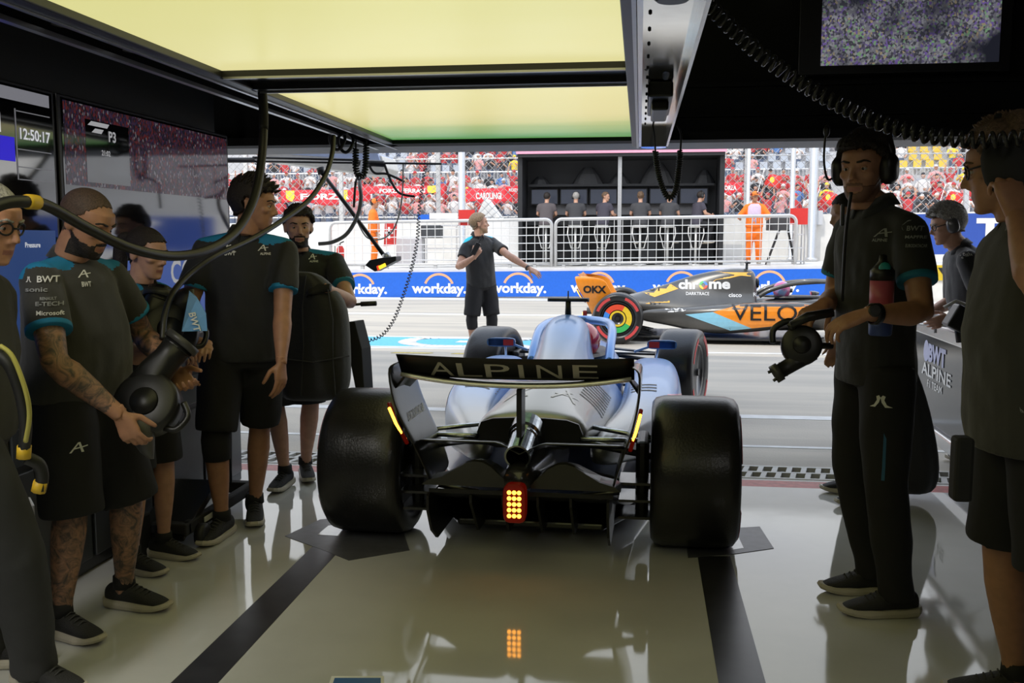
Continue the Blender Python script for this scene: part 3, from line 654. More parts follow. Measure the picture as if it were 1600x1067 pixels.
    # ---- shoes
    for s, sg in (('R', 1), ('L', -1)):
        A = J['a' + s]; d = (shoe_dir or {}).get(s) or (f * 1 + r * (.18 * sg)); d = V(d); d.z = 0; d = d.normalized(); sd = V((d.y, -d.x, 0)); gz = A.z - .085 * k
        Q = lambda y, z: V((A.x, A.y, gz)) + d * (y * k) + Z_ * (z * k)
        if s in knee_pads:
            K, H = J['k' + s], J['h' + s]; MB().tube([K.lerp(H, .22), K.lerp(H, .1), K, K.lerp(A, .12), K.lerp(A, .24)], [x * k * g for x in (.067, .066, .067, .066, .062)], 20).build('knee_pad', SHORT, root, True)
        if not shoes: continue
        m = MB(); R = []
        for y, hw, z0, z1 in ((-.082, .022, .03, .075), (-.07, .032, .02, .10), (-.03, .038, .02, .108), (.02, .040, .02, .105), (.06, .043, .02, .088), (.11, .046, .02, .068), (.155, .044, .02, .054), (.185, .034, .02, .044), (.20, .018, .025, .036)):
            R.append(ring(Q(y, (z0 + z1) / 2), sd, Z_, hw * k, (z1 - z0) / 2 * k, 16, 2.4))
        m.loft(R); sh = m.build('shoe', SHOE, root, True, sub=1 if lod == 0 else 0)
        x = MB(); o_ = [(-.09, .02), (-.075, .037), (-.02, .041), (.05, .045), (.11, .050), (.16, .046), (.19, .036), (.21, .018)]
        pl = [(y, -w_) for y, w_ in o_] + [(y, w_) for y, w_ in reversed(o_)]
        ts = lambda y: .016 * max(0, (y - .11) / .1) ** 1.6 + .008 * max(0, (-.06 - y) / .03); hh = lambda y: .036 - .010 * min(1, max(0, (y + .08) / .2))
        RR = [[Q(y * q_, ts(y) + hh(y) * h_) + sd * (w_ * k * g_) for y, w_ in pl] for q_, g_, h_ in ((.95, .86, .0), (1., .99, .22), (1.02, 1.03, .6), (.99, .97, 1.))]; x.loft(RR); x.build('sole', sole, sh, smooth=False)
        if lod == 0:
            x = MB()
            for j in range(5):
                y = .028 + j * .02; z = .108 - j * .0085; x.tube([Q(y, z - .008) - sd * .022 * k, Q(y + .004, z + .003), Q(y, z - .008) + sd * .022 * k], .0028, 6)
            x.build('laces', LACE, sh, True); MB().tube([A + Z_ * .0, A + Z_ * .05 * k], [.046 * k, .043 * k], 14).build('sock', SHORT, root, True)
    out['HT'] = HT; out['hf'] = hf2; out['hr'] = hr; out['hu'] = hu
    return out
def headset(p, mic=1, m=None, big=1.):
    HT = p['HT']; k = p['k']; h = MB(); pts = [HT((.098 * math.cos(a), -.012, .0 + .135 * math.sin(a))) for a in [PI * i / 14 for i in range(15)]]
    h.tube(pts, .009 * k, 8, flat=1.6); hs = h.build('headset', m or BLK, p['root'], True)
    for s in (-1, 1):
        R = [ring(HT((s * x, -.012, -.008)), p['hf'], p['hu'], a * k * big, b * k * big, 18, 2.6) for x, a, b in ((.066, .03, .037), (.078, .040, .050), (.10, .040, .050), (.114, .028, .036))]
        MB().loft(R).build('ear_cup', m or BLK, hs, True)
    if mic:
        pts = spline([HT(q) for q in ((mic * .105, .0, -.02), (mic * .105, .05, -.07), (mic * .075, .115, -.09), (mic * .03, .125, -.085))], 5)
        MB().tube(pts, .004, 6).build('microphone_boom', BLK, hs, True); MB().ell(pts[-1], .012, 8).build('microphone', BLK, hs, True)
    return hs
def glasses(p, m=None):
    HT = p['HT']; g = MB()
    for s in (-1, 1):
        g.tube([HT((s * .033 + .024 * math.cos(t), .094 - .012 * abs(math.cos(t) * .5 + s * .5) ** 2, .0 + .018 * math.sin(t))) for t in [2 * PI * i / 16 for i in range(16)]], .003, 6, closed=True)
        g.tube([HT((s * .058, .084, .006)), HT((s * .08, .03, .008)), HT((s * .084, -.01, .006))], .003, 6)
    g.tube([HT((-.01, .098, .004)), HT((.01, .098, .004))], .003, 6)
    return g.build('glasses', m or BLK, p['root'], True)
def print_on(p, items, m=PWHT):
    """lettering and emblems on a shirt: (text, world point, line direction, up, width, height)"""
    for it in items:
        s, c, u, v, w_, h_ = it[:6]; x = MB(); mm = it[6] if len(it) > 6 else m
        if s == '^A':                                              # slanted A with a long crossbar
            n = V(u).normalized().cross(V(v).normalized())
            for poly in ([(-.5, -.4), (-.38, -.4), (.1, .5), (.0, .5)], [(0, .5), (.12, .5), (.3, -.4), (.16, -.4)], [(-.3, -.12), (.5, .06), (.5, .16), (-.26, -.0)]): patch(x, [(a * w_, b * h_) for a, b in poly], c, u, v, p['bvh'], .003)
        elif s == '^K':                                            # two seated figures, back to back
            for q in (-1, 1):
                for poly in ([(0, .3), (q * .08, .5), (q * .2, .4), (q * .16, .1), (q * .28, -.3), (q * .5, -.5), (q * .22, -.5), (q * .06, -.1)],): patch(x, [(a * w_, b * h_) for a, b in poly], c, u, v, p['bvh'], .003)
        else: text(x, s, c, u, v, w_, h_, bvh=p['bvh'], off=.006)
        if x.f: x.build('logo' if s[0] == '^' else 'lettering', mm, p['shirt'])
# ================================================================ pit wall, stand, fences, grandstand
def lift(X): return .0125 * (X + 1)                               # the wall climbs gently to the right
WY = 24.1; TOPZ = .78
def wallbox(m, x0, x1, y0, y1, z0, z1, mi=0):
    z = lambda x, q: q + (lift(x) if q > .05 else 0)
    vs = [(x, y, z(x, q)) for x in (x0, x1) for y in (y0, y1) for q in (z0, z1)]
    return m.add(vs, [(0, 1, 3, 2), (4, 6, 7, 5), (0, 4, 5, 1), (2, 3, 7, 6), (0, 2, 6, 4), (1, 5, 7, 3)], mi)
m = MB(); wallbox(m, -16, 13, WY + .03, 28.6, -.3, TOPZ); struct(m.build('wall_pit', CONC))
bd = thing('advertising_board', (-1, WY, 0), 'long blue board with white lettering along the foot of the pit wall', 'board')
m = MB(); wallbox(m, -16, 4.55, WY - .02, WY + .028, .06, .70); m.build('panel', BLUE, bd)
m = MB(); m2 = MB()
AC = mat('pale_orange_print', (.85, .42, .22), .6)
for k in range(6):
    x = P((563, 686, 810, 936, 1065, 1202)[k], 440, WY).x; z = .265 + lift(x)
    text(m, 'workday.', (x, WY - .021, z - .02), X_, Z_, width=1.42, height=.34, bold=.035)
    n = 18; a = [(.41 * math.cos(PI * (.12 + .76 * i / n)), .41 * math.sin(PI * (.12 + .76 * i / n))) for i in range(n + 1)]; b = [(.35 / .41 * u, .35 / .41 * v) for u, v in a]
    c = V((x, WY - .0225, z + .0))
    m2.add([c + V((u, 0, v)) for u, v in a] + [c + V((u, 0, v)) for u, v in b], [(i, i + 1, n + 2 + i, n + 1 + i) for i in range(n)])
m.build('lettering', WHT, bd); m2.build('arc', AC, bd)
CHV = mat('chevron_yellow', (.62, .44, .02), .5)
cv = thing('chevron_board', (5.6, WY, 0), 'yellow and black striped board at the right end of the blue pit wall board', 'board')
m = MB(); wallbox(m, 4.6, 7.4, WY - .02, WY + .028, .40, .76); m.build('panel', CHV, cv)
m = MB()
for k in range(7): m.prism([(0, .0), (.2, .0), (.0, .29), (-.2, .29)], (4.85 + k * .4, WY - .026, .44 + lift(5)), X_, Z_, Y_ * .004)
m.build('stripe', BLK, cv)
b3 = thing('advertising_board', (10, WY, 0), 'blue board with large white letters behind the grey haired person', 'board')
m = MB(); wallbox(m, 6.6, 16, WY + 1.0, WY + 1.06, 1.0, 2.0); m.build('panel', mat('royal_blue_board', (.02, .07, .36), .5), b3)
m = MB(); text(m, 'TAG', (9.15, WY + .99, 1.75), X_, Z_, width=1.9, height=.5, bold=.06); text(m, 'HEU', (9.6, WY + .99, 1.0), X_, Z_, width=1.9, height=.42, bold=.05); m.build('lettering', WHT, b3)

def barrier(x0, x1, label):
    y = 24.5; zb = lambda x: TOPZ + .02 + lift(x); H = 1.2
    o = thing('crowd_barrier', ((x0 + x1) / 2, y, TOPZ), label, 'barrier', 'steel barriers on the pit wall')
    r_ = .16; pts = []
    for cx, cz, a0 in ((x1 - r_, H - r_, 0), (x0 + r_, H - r_, PI / 2)):
        for i in range(7): a = a0 + PI / 2 * i / 6; X = cx + r_ * math.cos(a); pts.append(V((X, y, zb(X) + cz + r_ * math.sin(a))))
    pts = [V((x1, y, zb(x1)))] + pts + [V((x0, y, zb(x0)))]
    MB().tube(pts, .045, 10).tube([(x0, y, zb(x0) + .09), (x1, y, zb(x1) + .09)], .03, 8).build('frame', STEEL, o, True)
    m = MB(); n = int((x1 - x0) / .21)
    for i in range(1, n): X = x0 + (x1 - x0) * i / n; m.tube([(X, y, zb(X) + .05), (X, y, zb(X) + H)], .011, 4)
    for j in range(1, 6): m.tube([(x0, y, zb(x0) + j * .2), (x1, y, zb(x1) + j * .2)], .011, 4)
    m.build('wire_grid', mat('bright_wire', (.75, .75, .74), .4, .5), o)
    for i in range(1, n, 3):
        X = x0 + (x1 - x0) * i / n; MB().bb((X - .04, y - .06, zb(X) - .02), (X + .04, y + .06, zb(X) + .06)).build('foot', STEEL, o)
    return o
xa = lambda px, Y: P(px, 375, Y).x
barrier(xa(516, 24.5), xa(862, 24.5), 'long steel crowd barrier on the pit wall left of the black stand')
barrier(xa(868, 24.5), xa(1243, 24.5), 'long steel crowd barrier on the pit wall in front of the black stand')
# ---------------------------------------------------------------- black pit wall stand
SX0, SX1 = xa(816, 26), xa(1124, 26); SY = 26.; SB = TOPZ + .03
STB = mat('stand_black', (.02, .021, .024), .5); STW = mat('stand_grey_panel', (.23, .23, .24), .5)
st = thing('pit_stand', ((SX0 + SX1) / 2, SY, SB), 'black roofed pit wall stand with monitors and a pink roof edge', 'stand')
m = MB().bb((SX0 - .05, 25.35, 3.62), (SX1 + .05, 26.85, 3.76)); m.build('roof', STB, st)
MB().bb((SX0 - .08, 25.31, 3.70), (SX1 + .08, 25.35, 3.79)).build('roof_edge', mat('pink_edge', (.85, .38, .52), .5), st)
m = MB().bb((SX0, 26.75, SB), (SX1, 26.85, 3.62)); m.build('back_panel', STB, st)
m = MB().bb((SX0 + .3, 26.7, 2.15), (SX1 - .35, 26.75, 2.42)); m.build('light_panel', STW, st)
for x in (SX0, SX1): MB().bb((x - .06, 25.5, SB), (x + .06, 26.85, 3.62)).build('side_panel', STB, st)
xm = (SX0 * .5 + SX1 * .5)
MB().bb((xm - .05, 25.55, SB), (xm + .05, 25.65, 3.62)).build('post', STEEL, st)
m = MB().bb((SX0 + .1, 26.05, 1.86), (SX1 - .1, 26.7, 1.96)); m.bb((SX0 + .1, 26.6, SB), (SX1 - .1, 26.65, 1.86)); m.build('counter', STB, st)
for k in range(6):
    x = SX0 + .55 + k * (SX1 - SX0 - .4) / 6
    d = MB().bb((x - .38, 26.52, 2.42), (x + .38, 26.6, 2.86)).build('monitor', BLK, st); MB().bb((x - .35, 26.51, 2.45), (x + .35, 26.522, 2.83)).build('monitor_screen', mat('stand_monitor', (.03, .035, .05), .1, emit=(.04, .045, .06)), d)
for k, (x, w_, h_) in enumerate(((.45, .3, .22), (1.75, .45, .45), (2.6, .32, .3), (3.6, .5, .55), (4.85, .3, .35))):
    MB().loft([ring(V((SX0 + x, 26.4, 2.96)), X_, Y_, w_, .16, 14), ring(V((SX0 + x, 26.4, 2.96 + h_ * .6)), X_, Y_, w_ * .62, .13, 14), ring(V((SX0 + x, 26.4, 2.96 + h_)), X_, Y_, w_ * .3, .08, 14)]).build('covered_equipment', STB, st)
MB().bb((SX0 + .15, 26.2, 2.9), (SX1 - .15, 26.6, 2.96)).build('shelf', STB, st)
for x in (SX0 + 1.55, SX1 - 1.9): MB().bb((x - .22, 25.9, SB), (x + .22, 26.6, 1.86)).build('pedestal', STB, st)
CREAM = mat('pale_stool', (.62, .62, .60), .4, .3)
def stool(x, label):
    y = 25.45; o = thing('stool', (x, y, SB), label, 'stool', 'tall pit wall stools')
    MB().loft([ring(V((x, y, 1.78)), X_, Y_, .17, .15, 16), ring(V((x, y, 1.85)), X_, Y_, .2, .18, 16)]).build('seat', CREAM, o)
    MB().tube([(x, y, SB + .02), (x, y, 1.78)], .032, 10).build('post', CREAM, o, True)
    MB().tube([(x - .19, y - .02, 1.8), (x - .2, y - .12, 1.62), (x - .1, y - .18, 1.25), (x + .1, y - .18, 1.25), (x + .2, y - .12, 1.62), (x + .19, y - .02, 1.8)], .014, 6).build('foot_rest', CREAM, o)
    MB().lathe([(0, .18), (.03, .17), (.04, .04)], (x, y, SB), Z_, 16).build('base', CREAM, o)
LILAC = mat('black_lilac_shirt', (.055, .05, .07), .8); PSHIRT = mat('grey_black_shirt', (.05, .05, .055), .8); BROWNS = mat('brown_grey_shirt', (.10, .085, .09), .8)
seats = [(853, 'grey brown shirt', 5, 'short', HAIRB, BROWNS, 'leftmost at the counter', 0), (899, 'black shirt', 0, 'short', HAIRG, PSHIRT, 'with grey hair and headset, second from the left', 1), (941, 'black shirt with lilac side', 35, 'receding', HAIRL, LILAC, 'looking back to the right', 0), (1000, 'black shirt', 0, 'messy', HAIRL, PSHIRT, 'with blond hair, right of the middle post', 0), (1043, 'dark shirt', 20, 'short', HAIRB, PSHIRT, 'behind the hanging coiled hose', 0), (1087, 'dark blue shirt', 60, 'short', HAIRB, LILAC, 'with headset, facing right at the right end', 1)]
def seated(px, cloth, face, hair, hm, sm_, where, hs):
    x = xa(px, 25.45); base = 1.85 - .92 * .98
    J = dict(kR=(.13, .40, .93), kL=(-.13, .40, .93), aR=(.10, .28, .52), aL=(-.10, .30, .50), eR=(.25, .12, 1.2), eL=(-.25, .12, 1.2), wR=(.16, .38, 1.16), wL=(-.16, .38, 1.16), pelvis=(0, .0, .95), neck=(0, .09, 1.48), head=(0, .14, 1.66), sR=(.19, .07, 1.42), sL=(-.19, .07, 1.42))
    p = person('person in ' + cloth + ' on a stool, ' + where, (x, 25.45, base), face, 1.78, 1.05, 2 if False else 1, J, look=({941: 75, 1043: 20}.get(px, 0), -6), shirt=sm_, hair=hair, hairm=hm, band=None, legs='trousers', skin=SKIN, group='crew on the pit wall stools', collar=False)
    if hs: headset(p, 0)
for q in seats: stool(xa(q[0], 25.45) + .0, 'tall pale stool under the person ' + q[6]); seated(*q)
# ---------------------------------------------------------------- marshals on the pit wall
MORG = mat('orange_overall', (.95, .20, .015), .8, bump=.3, bump_scale=9); BIB = mat('pale_lilac_bib', (.62, .50, .66), .8); CAPO = mat('orange_cap', (.9, .22, .03), .7)
def marshal(px, face, label, J, look, bib):
    x = xa(px, 25.0); p = person(label, (x, 25.0, TOPZ + .03 + lift(x)), face, 1.82, 1.08, 1, J, look=look, shirt=MORG, sleeve=1.9, band=None, legs='trousers', legm=MORG, skin=SKIN2, hair='short', loose=1.1, group=None, collar=False)
    k = p['k']; m = MB(); m.ell(p['HT']((0, -.012, .045)), (.088, .105, .09), 14); m.loft([ring(p['HT']((0, .10, .055)), p['hr'], p['hf'], .07, .075, 14), ring(p['HT']((0, .10, .065)), p['hr'], p['hf'], .07, .075, 14)]); m.build('cap', CAPO, p['root'], True)
    if bib:
        J_ = p['J']; u = J_['neck'] - J_['pelvis']; m = MB()
        m.loft([ring(J_['pelvis'] + u * s, p['r'], p['f'], a, b, 18, 2.4) for s, a, b in ((.02, .19, .155), (.5, .192, .152), (.85, .17, .14), (.98, .10, .1))], caps=False); m.build('bib', BIB, p['root'], True, solid=.006)
    return p
pm = marshal(1178, 190, 'person in orange overalls and pale bib leaning on the barrier right of the stand', dict(eR=(.36, .10, 1.18), eL=(-.36, .10, 1.18), wR=(.34, .32, 1.13), wL=(-.34, .32, 1.13)), (-25, -8), True); glasses(pm)
pm = marshal(584, 70, 'person in orange overalls facing right behind the left barrier', {}, (10, -5), False)
x = xa(584, 24.7)
fg = thing('red_flag', (x + .4, 24.75, 1.3), 'folded red flag with a white cross held by the left marshal', 'flag')
MB().prism([(-.16, 0), (.16, .03), (.2, .62), (-.12, .6)], (x + .42, 24.72, 1.3), X_, Z_, Y_ * .05).build('cloth', RED, fg); MB().bb((x + .38, 24.715, 1.5), (x + .44, 24.722, 1.8)).bb((x + .30, 24.715, 1.62), (x + .52, 24.722, 1.68)).build('cross', WHT, fg)
# small things on and behind the pit wall
q = P(532, 402, 24.9); e = thing('fire_extinguisher', (q.x, 24.9, TOPZ), 'red fire extinguisher standing at the left end of the barrier', 'fire extinguisher')
MB().lathe([(0, .09), (.02, .1), (.42, .1), (.5, .06), (.53, .03)], (q.x, 24.9, .80), Z_, 16).build('bottle', RED, e, True); MB().tube([(q.x, 24.9, 1.32), (q.x, 24.9, 1.38), (q.x + .1, 24.9, 1.42)], .018, 6).tube([(q.x, 24.85, 1.36), (q.x - .12, 24.82, 1.3), (q.x - .12, 24.8, 1.0)], .012, 6).build('valve', BLK, e)
m = MB(); wallbox(m, -18, 24, 28.6, 28.8, .3, 2.12); struct(m.build('wall_track', CONC))
def cabinet_box(px0, py0, px1, py1, Y, mt, label, name, cat):
    a = P(px0, py1, Y); b = P(px1, py0, Y); o = thing(name, ((a.x + b.x) / 2, Y, TOPZ), label, cat)
    MB().bb((a.x, Y - .2, max(a.z, TOPZ + .0)), (b.x, Y + .2, b.z)).build('body', mt, o, bevel=.02); return o
PALEBOX = mat('pale_grey_box', (.55, .56, .58), .5)
cabinet_box(622, 372, 662, 415, 25.8, PALEBOX, 'pale grey equipment box behind the left barrier', 'equipment_box', 'box')
cabinet_box(752, 345, 818, 415, 26.1, WHT, 'white panel box between the standing man and the black stand', 'equipment_box', 'box')
o = cabinet_box(660, 352, 690, 372, 25.7, mat('dark_crate', (.05, .055, .06), .5), 'dark monitor box behind the left barrier', 'monitor_box', 'box'); 
def trolley(px0, px1, py0, Y, label):
    a = P(px0, 413, Y); b = P(px1, py0, Y); o = thing('trolley', ((a.x + b.x) / 2, Y, TOPZ), label, 'trolley'); z0 = TOPZ
    for x in (a.x, b.x):
        for y in (Y - .25, Y + .25): MB().tube([(x, y, z0), (x, y, b.z)], .022, 6).build('leg', STEEL, o)
    for i in range(4): z = z0 + .12 + (b.z - z0 - .14) * i / 3; MB().bb((a.x, Y - .25, z), (b.x, Y + .25, z + .03)).build('shelf', PALEBOX, o)
trolley(664, 716, 352, 25.9, 'pale grey shelf trolley behind the left barrier')
trolley(1240, 1256, 345, 25.6, 'narrow shelf trolley at the right end of the barrier')
o = cabinet_box(1198, 340, 1232, 360, 25.4, mat('dark_crate', (.05, .055, .06), .5), 'dark monitor box beside the marshal in the bib', 'monitor_box', 'box')
q = P(1195, 412, 25.4); MB().tube([(q.x, 25.3, TOPZ), (q.x + .35, 25.4, 1.75)], .03, 6).tube([(q.x + .75, 25.3, TOPZ), (q.x + .55, 25.4, 1.75)], .03, 6).build('stand', BLK, o)
for px, py, lb in ((1249, 338, 'red board on the pit wall right of the marshal in the bib'), (730, 340, 'red end of the tricolour board on the left barrier'), ):
    q = P(px, py, 24.58); tag(MB().bb((q.x - .22, 24.55, q.z - .2), (q.x + .2, 24.60, q.z + .2)).build('red_board', RED), lb, 'board')
q = P(662, 340, 24.58); tag(MB().bb((q.x - .15, 24.55, q.z - .06), (q.x + .15, 24.60, q.z + .08)).build('blue_board', BLUE), 'small blue end of the tricolour board on the left barrier', 'board')
q = P(695, 339, 24.58); tag(MB().bb((q.x - .4, 24.55, q.z - .05), (q.x + .35, 24.60, q.z + .1)).build('white_board', WHT), 'white middle of the tricolour board on the left barrier', 'board')
q = P(1270, 340, 28.5); tag(MB().bb((q.x - .25, 28.35, q.z - .2), (q.x + .25, 28.58, q.z + .2)).build('grey_box', PALEBOX), 'grey switch box on the white track wall', 'box')
tn = thing('gable_tent', (xa(757, 30), 30, 0), 'small white gable roof peeking over the pit wall behind the man', 'tent')
a = xa(740, 30); b = xa(790, 30); MB().prism([(a, 1.9), (b, 1.9), ((a * .6 + b * .4), 2.75)], (0, 29.7, 0), X_, Z_, Y_ * 1.2).build('roof', WHT, tn)
m = MB().bb((a + .05, 29.75, -.02), (b - .05, 30.8, 1.9)).build('wall', WHT, tn)
# poles
for px, r_, z1, Y, lb in ((722, .10, 5.2, 27.6, 'thick pale steel pole left of the standing man'), (1167, .05, 4.2, 27.6, 'thin pale pole right of the black stand'), (1236, .07, 4.6, 28.2, 'pale pole above the right end of the barrier'), (1268, .12, 4.4, 28.2, 'thick grey post near the headset man')):
    x = xa(px, Y); tag(MB().lathe([(0, r_ * 1.6), (.1, r_ * 1.5), (.12, r_), (z1 - TOPZ, r_), (z1 - TOPZ + .02, r_ * .6)], (x, Y, TOPZ + lift(x)), Z_, 12).build('pole', STEEL, smooth=True), lb, 'pole')
# ---------------------------------------------------------------- catch fence
cf = thing('catch_fence', (0, 28.9, 2.1), 'tall chain link catch fence along the track wall', 'fence')
m = MB(); x0, x1, z0, z1 = -13, 13, 2.1, 5.6; s = .24; n = int((x1 - x0 + z1 - z0) / s)
for i in range(n):
    for d in (1, -1):
        if d == 1: A = (x0 + i * s, z0); B = (x0 + i * s + (z1 - z0), z1)
        else: A = (x0 + i * s, z1); B = (x0 + i * s + (z1 - z0), z0)
        A = (A[0] - (z1 - z0), A[1]); B = (B[0] - (z1 - z0), B[1])
        m.tube([(A[0], 28.9, A[1]), (B[0], 28.9, B[1])], .0085, 3, caps=False)
m.build('wire_mesh', mat('grey_wire', (.42, .42, .42), .5, .3), cf)
for k in range(9):
    x = -12.2 + k * 3.05; MB().bb((x - .06, 28.9, 1.6), (x + .06, 29.02, 5.6)).build('post', STEEL, cf)
for z in (2.15, 3.9): MB().tube([(x0, 28.95, z), (x1, 28.95, z)], .02, 6).build('rail', STEEL, cf)
# ---------------------------------------------------------------- grandstand
GST = mat('grandstand_concrete', (.52, .52, .53), .8, noise_amt=.15); SEAT = mat('pale_blue_seat', (.46, .50, .56), .5); SEATY = mat('yellow_seat', (.72, .50, .08), .5)
rowsA = [(50.0 + .9 * i, 2.3 + .5 * i) for i in range(4)]; rowsB = [(56.2 + .9 * i, 5.0 + .52 * i) for i in range(7)]
m = MB()
m.bb((-34, 48.6, -.3), (34, 49.4, 2.3))
for Y, z in rowsA: m.bb((-34, Y - .45, -.3), (34, Y + .45, z))
m.bb((-34, 53.15, -.3), (34, 55.75, 4.2))
for Y, z in rowsB: m.bb((-34, Y - .45, -.3), (34, Y + .45, z))
m.bb((-34, 62.1, -.3), (34, 62.6, 16)); struct(m.build('trim_5', GST))
rl = thing('stand_railing', (0, 55.7, 4.9), 'long pale metal railing along the front of the upper grandstand', 'railing')
m = MB()
for i in range(340): x = -33 + i * .195; m.tube([(x, 55.7, 4.2), (x, 55.7, 5.35)], .02, 4)
m.build('baluster', STEEL, rl); MB().tube([(-33, 55.7, 5.38), (33, 55.7, 5.38)], .045, 6).build('top_rail', STEEL, rl)
def banner(px0, px1, py0, py1, Y, s, label, shields):
    a = P(px0, py1, Y); b = P(px1, py0, Y); o = thing('banner', ((a.x + b.x) / 2, Y, a.z), label, 'banner', 'red fan banners'); w_ = b.x - a.x; h_ = b.z - a.z; n = 30; m = MB(); vs = []
    for i in range(n + 1):
        for j in range(5): t = i / n; vs.append(V((a.x + w_ * t, Y + .10 * math.sin(t * 21) * (1 - j / 4 * .3), a.z + h_ * j / 4 + .12 * math.sin(t * 9) * (1 - j / 4))))
    m.add(vs, [(i * 5 + j, i * 5 + 5 + j, i * 5 + 6 + j, i * 5 + 1 + j) for i in range(n) for j in range(4)]); c = m.build('cloth', mat('red_banner', (.72, .035, .05), .7), o, True, solid=.02); bv = bvh_of(c)
    m = MB(); text(m, s, ((a.x + b.x) / 2, Y - .3, (a.z + b.z) / 2), X_, Z_, width=w_ * .55, height=h_ * .45, bold=.04, bvh=bv, off=.03); m.build('lettering', WHT, o)
    m = MB()
    for t in shields: patch(m, [(-.25, .32), (.25, .32), (.25, -.05), (0, -.36), (-.25, -.05)], (a.x + w_ * t, Y - .3, a.z + h_ * .5), X_, Z_, bv, .03, .2)
    if shields: m.build('shield', mat('yellow_shield', (.85, .62, .06), .6), o)
banner(440, 578, 296, 318, 49.3, 'FORZA', 'sagging red banner with a yellow shield at the far left', (.7, .1))
banner(565, 694, 290, 306, 49.0, 'FORZA FERRARI', 'long red banner with white letters and a yellow shield', (.86,))
banner(728, 800, 294, 318, 49.0, 'CAROLINGI', 'crumpled red banner with white letters behind the pole', ())
banner(790, 816, 291, 303, 48.9, 'MONZA', 'small red and white banner beside the black stand', ())
banner(1120, 1160, 285, 302, 49.0, 'FORZA', 'red banner over the railing right of the black stand', ())
SC = {n_: mat('spectator_' + n_, c, .8) for n_, c in dict(red=(.50, .05, .055), white=(.72, .70, .69), black=(.035, .035, .04), yellow=(.80, .60, .06), blue=(.10, .22, .50), pink=(.74, .36, .36)).items()}
def spec_mesh(c, cap, pose):
    m = MB(); h0 = .42
    m.loft([ring(V((0, 0, h0)), X_, Y_, .17, .12, 8), ring(V((0, 0, h0 + .25)), X_, Y_, .19, .12, 8), ring(V((0, 0, h0 + .5)), X_, Y_, .22, .10, 8), ring(V((0, 0, h0 + .58)), X_, Y_, .07, .06, 8)], 0)
    m.ell((0, -.02, h0 + .73), (.09, .105, .125), 8, 1)
    m.ell((0, .0, h0 + .78), (.098, .112, .10), 8, 2)
    if cap: m.bb((-.07, -.19, h0 + .76), (.07, -.08, h0 + .78), 2)
    for s in (-1, 1):
        if pose == 2: e, w_ = (s * .30, -.02, h0 + .72), (s * .24, -.06, h0 + 1.02)
        elif pose == 1: e, w_ = (s * .29, -.06, h0 + .25), (s * .10, -.24, h0 + .42)
        else: e, w_ = (s * .29, -.02, h0 + .22), (s * .2, -.22, h0 + .05)
        m.tube([(s * .20, 0, h0 + .5), e], [.06, .055], 6, 0); m.tube([e, w_], [.042, .035], 6, 1)
    m.loft([ring(V((0, -.04, 0)), X_, Y_, .15, .13, 8), ring(V((0, -.06, h0 + .05)), X_, Y_, .18, .17, 8)], 3)
    return m
protos = {}
sk = SKIN; jean = mat('spectator_denim', (.12, .15, .22), .8)
for cn, cap, pose, capm in (('red', 1, 0, 'red'), ('red', 1, 2, 'red'), ('red', 0, 1, 'black'), ('white', 1, 1, 'red'), ('white', 0, 0, 'black'), ('black', 1, 0, 'black'), ('black', 0, 1, 'white'), ('yellow', 1, 1, 'yellow'), ('blue', 0, 0, 'black'), ('pink', 1, 1, 'white')):
    o = spec_mesh(cn, cap, pose).build('spectator', [SC[cn], sk, SC[capm], jean]); o.hide_render = True; protos[(cn, pose)] = o.data; bpy.data.objects.remove(o)
keys = list(protos); wts = [3, 1.6, 3, 4, 3, 2, 2, .6, .8, 3]
SEATM = MB().bb((-.21, -.2, .40), (.21, .2, .45)).bb((-.21, .17, .45), (.21, .22, .86)).build('grandstand_seat', SEAT); smesh = SEATM.data; bpy.data.objects.remove(SEATM)
SEATM = MB().bb((-.21, -.2, .40), (.21, .2, .45)).bb((-.21, .17, .45), (.21, .22, .86)).build('grandstand_seat', SEATY); smesh_y = SEATM.data; bpy.data.objects.remove(SEATM)
n_ind = 0; rest = MB(); nseat = 0
REST = {cn: MB() for cn in SC}
def vis(x, Y, z):
    d = V((x, Y, z - CH)); D = d.dot(_F); px = 800 + F * d.dot(_R) / D; py = 533.5 - F * d.dot(_U) / D
    if not (355 < px < 1600 and py > 205): return False
    return not ((815 < px < 1126 and py > 245) or (1300 < px < 1375 and py > 210) or (px > 1545))
def label_for(cn, pose, tier): return 'tiny spectator in %s %s in the %s tier of the grandstand' % (cn, ('with hands in the lap', 'clapping hands', 'with raised arms')[pose], tier)
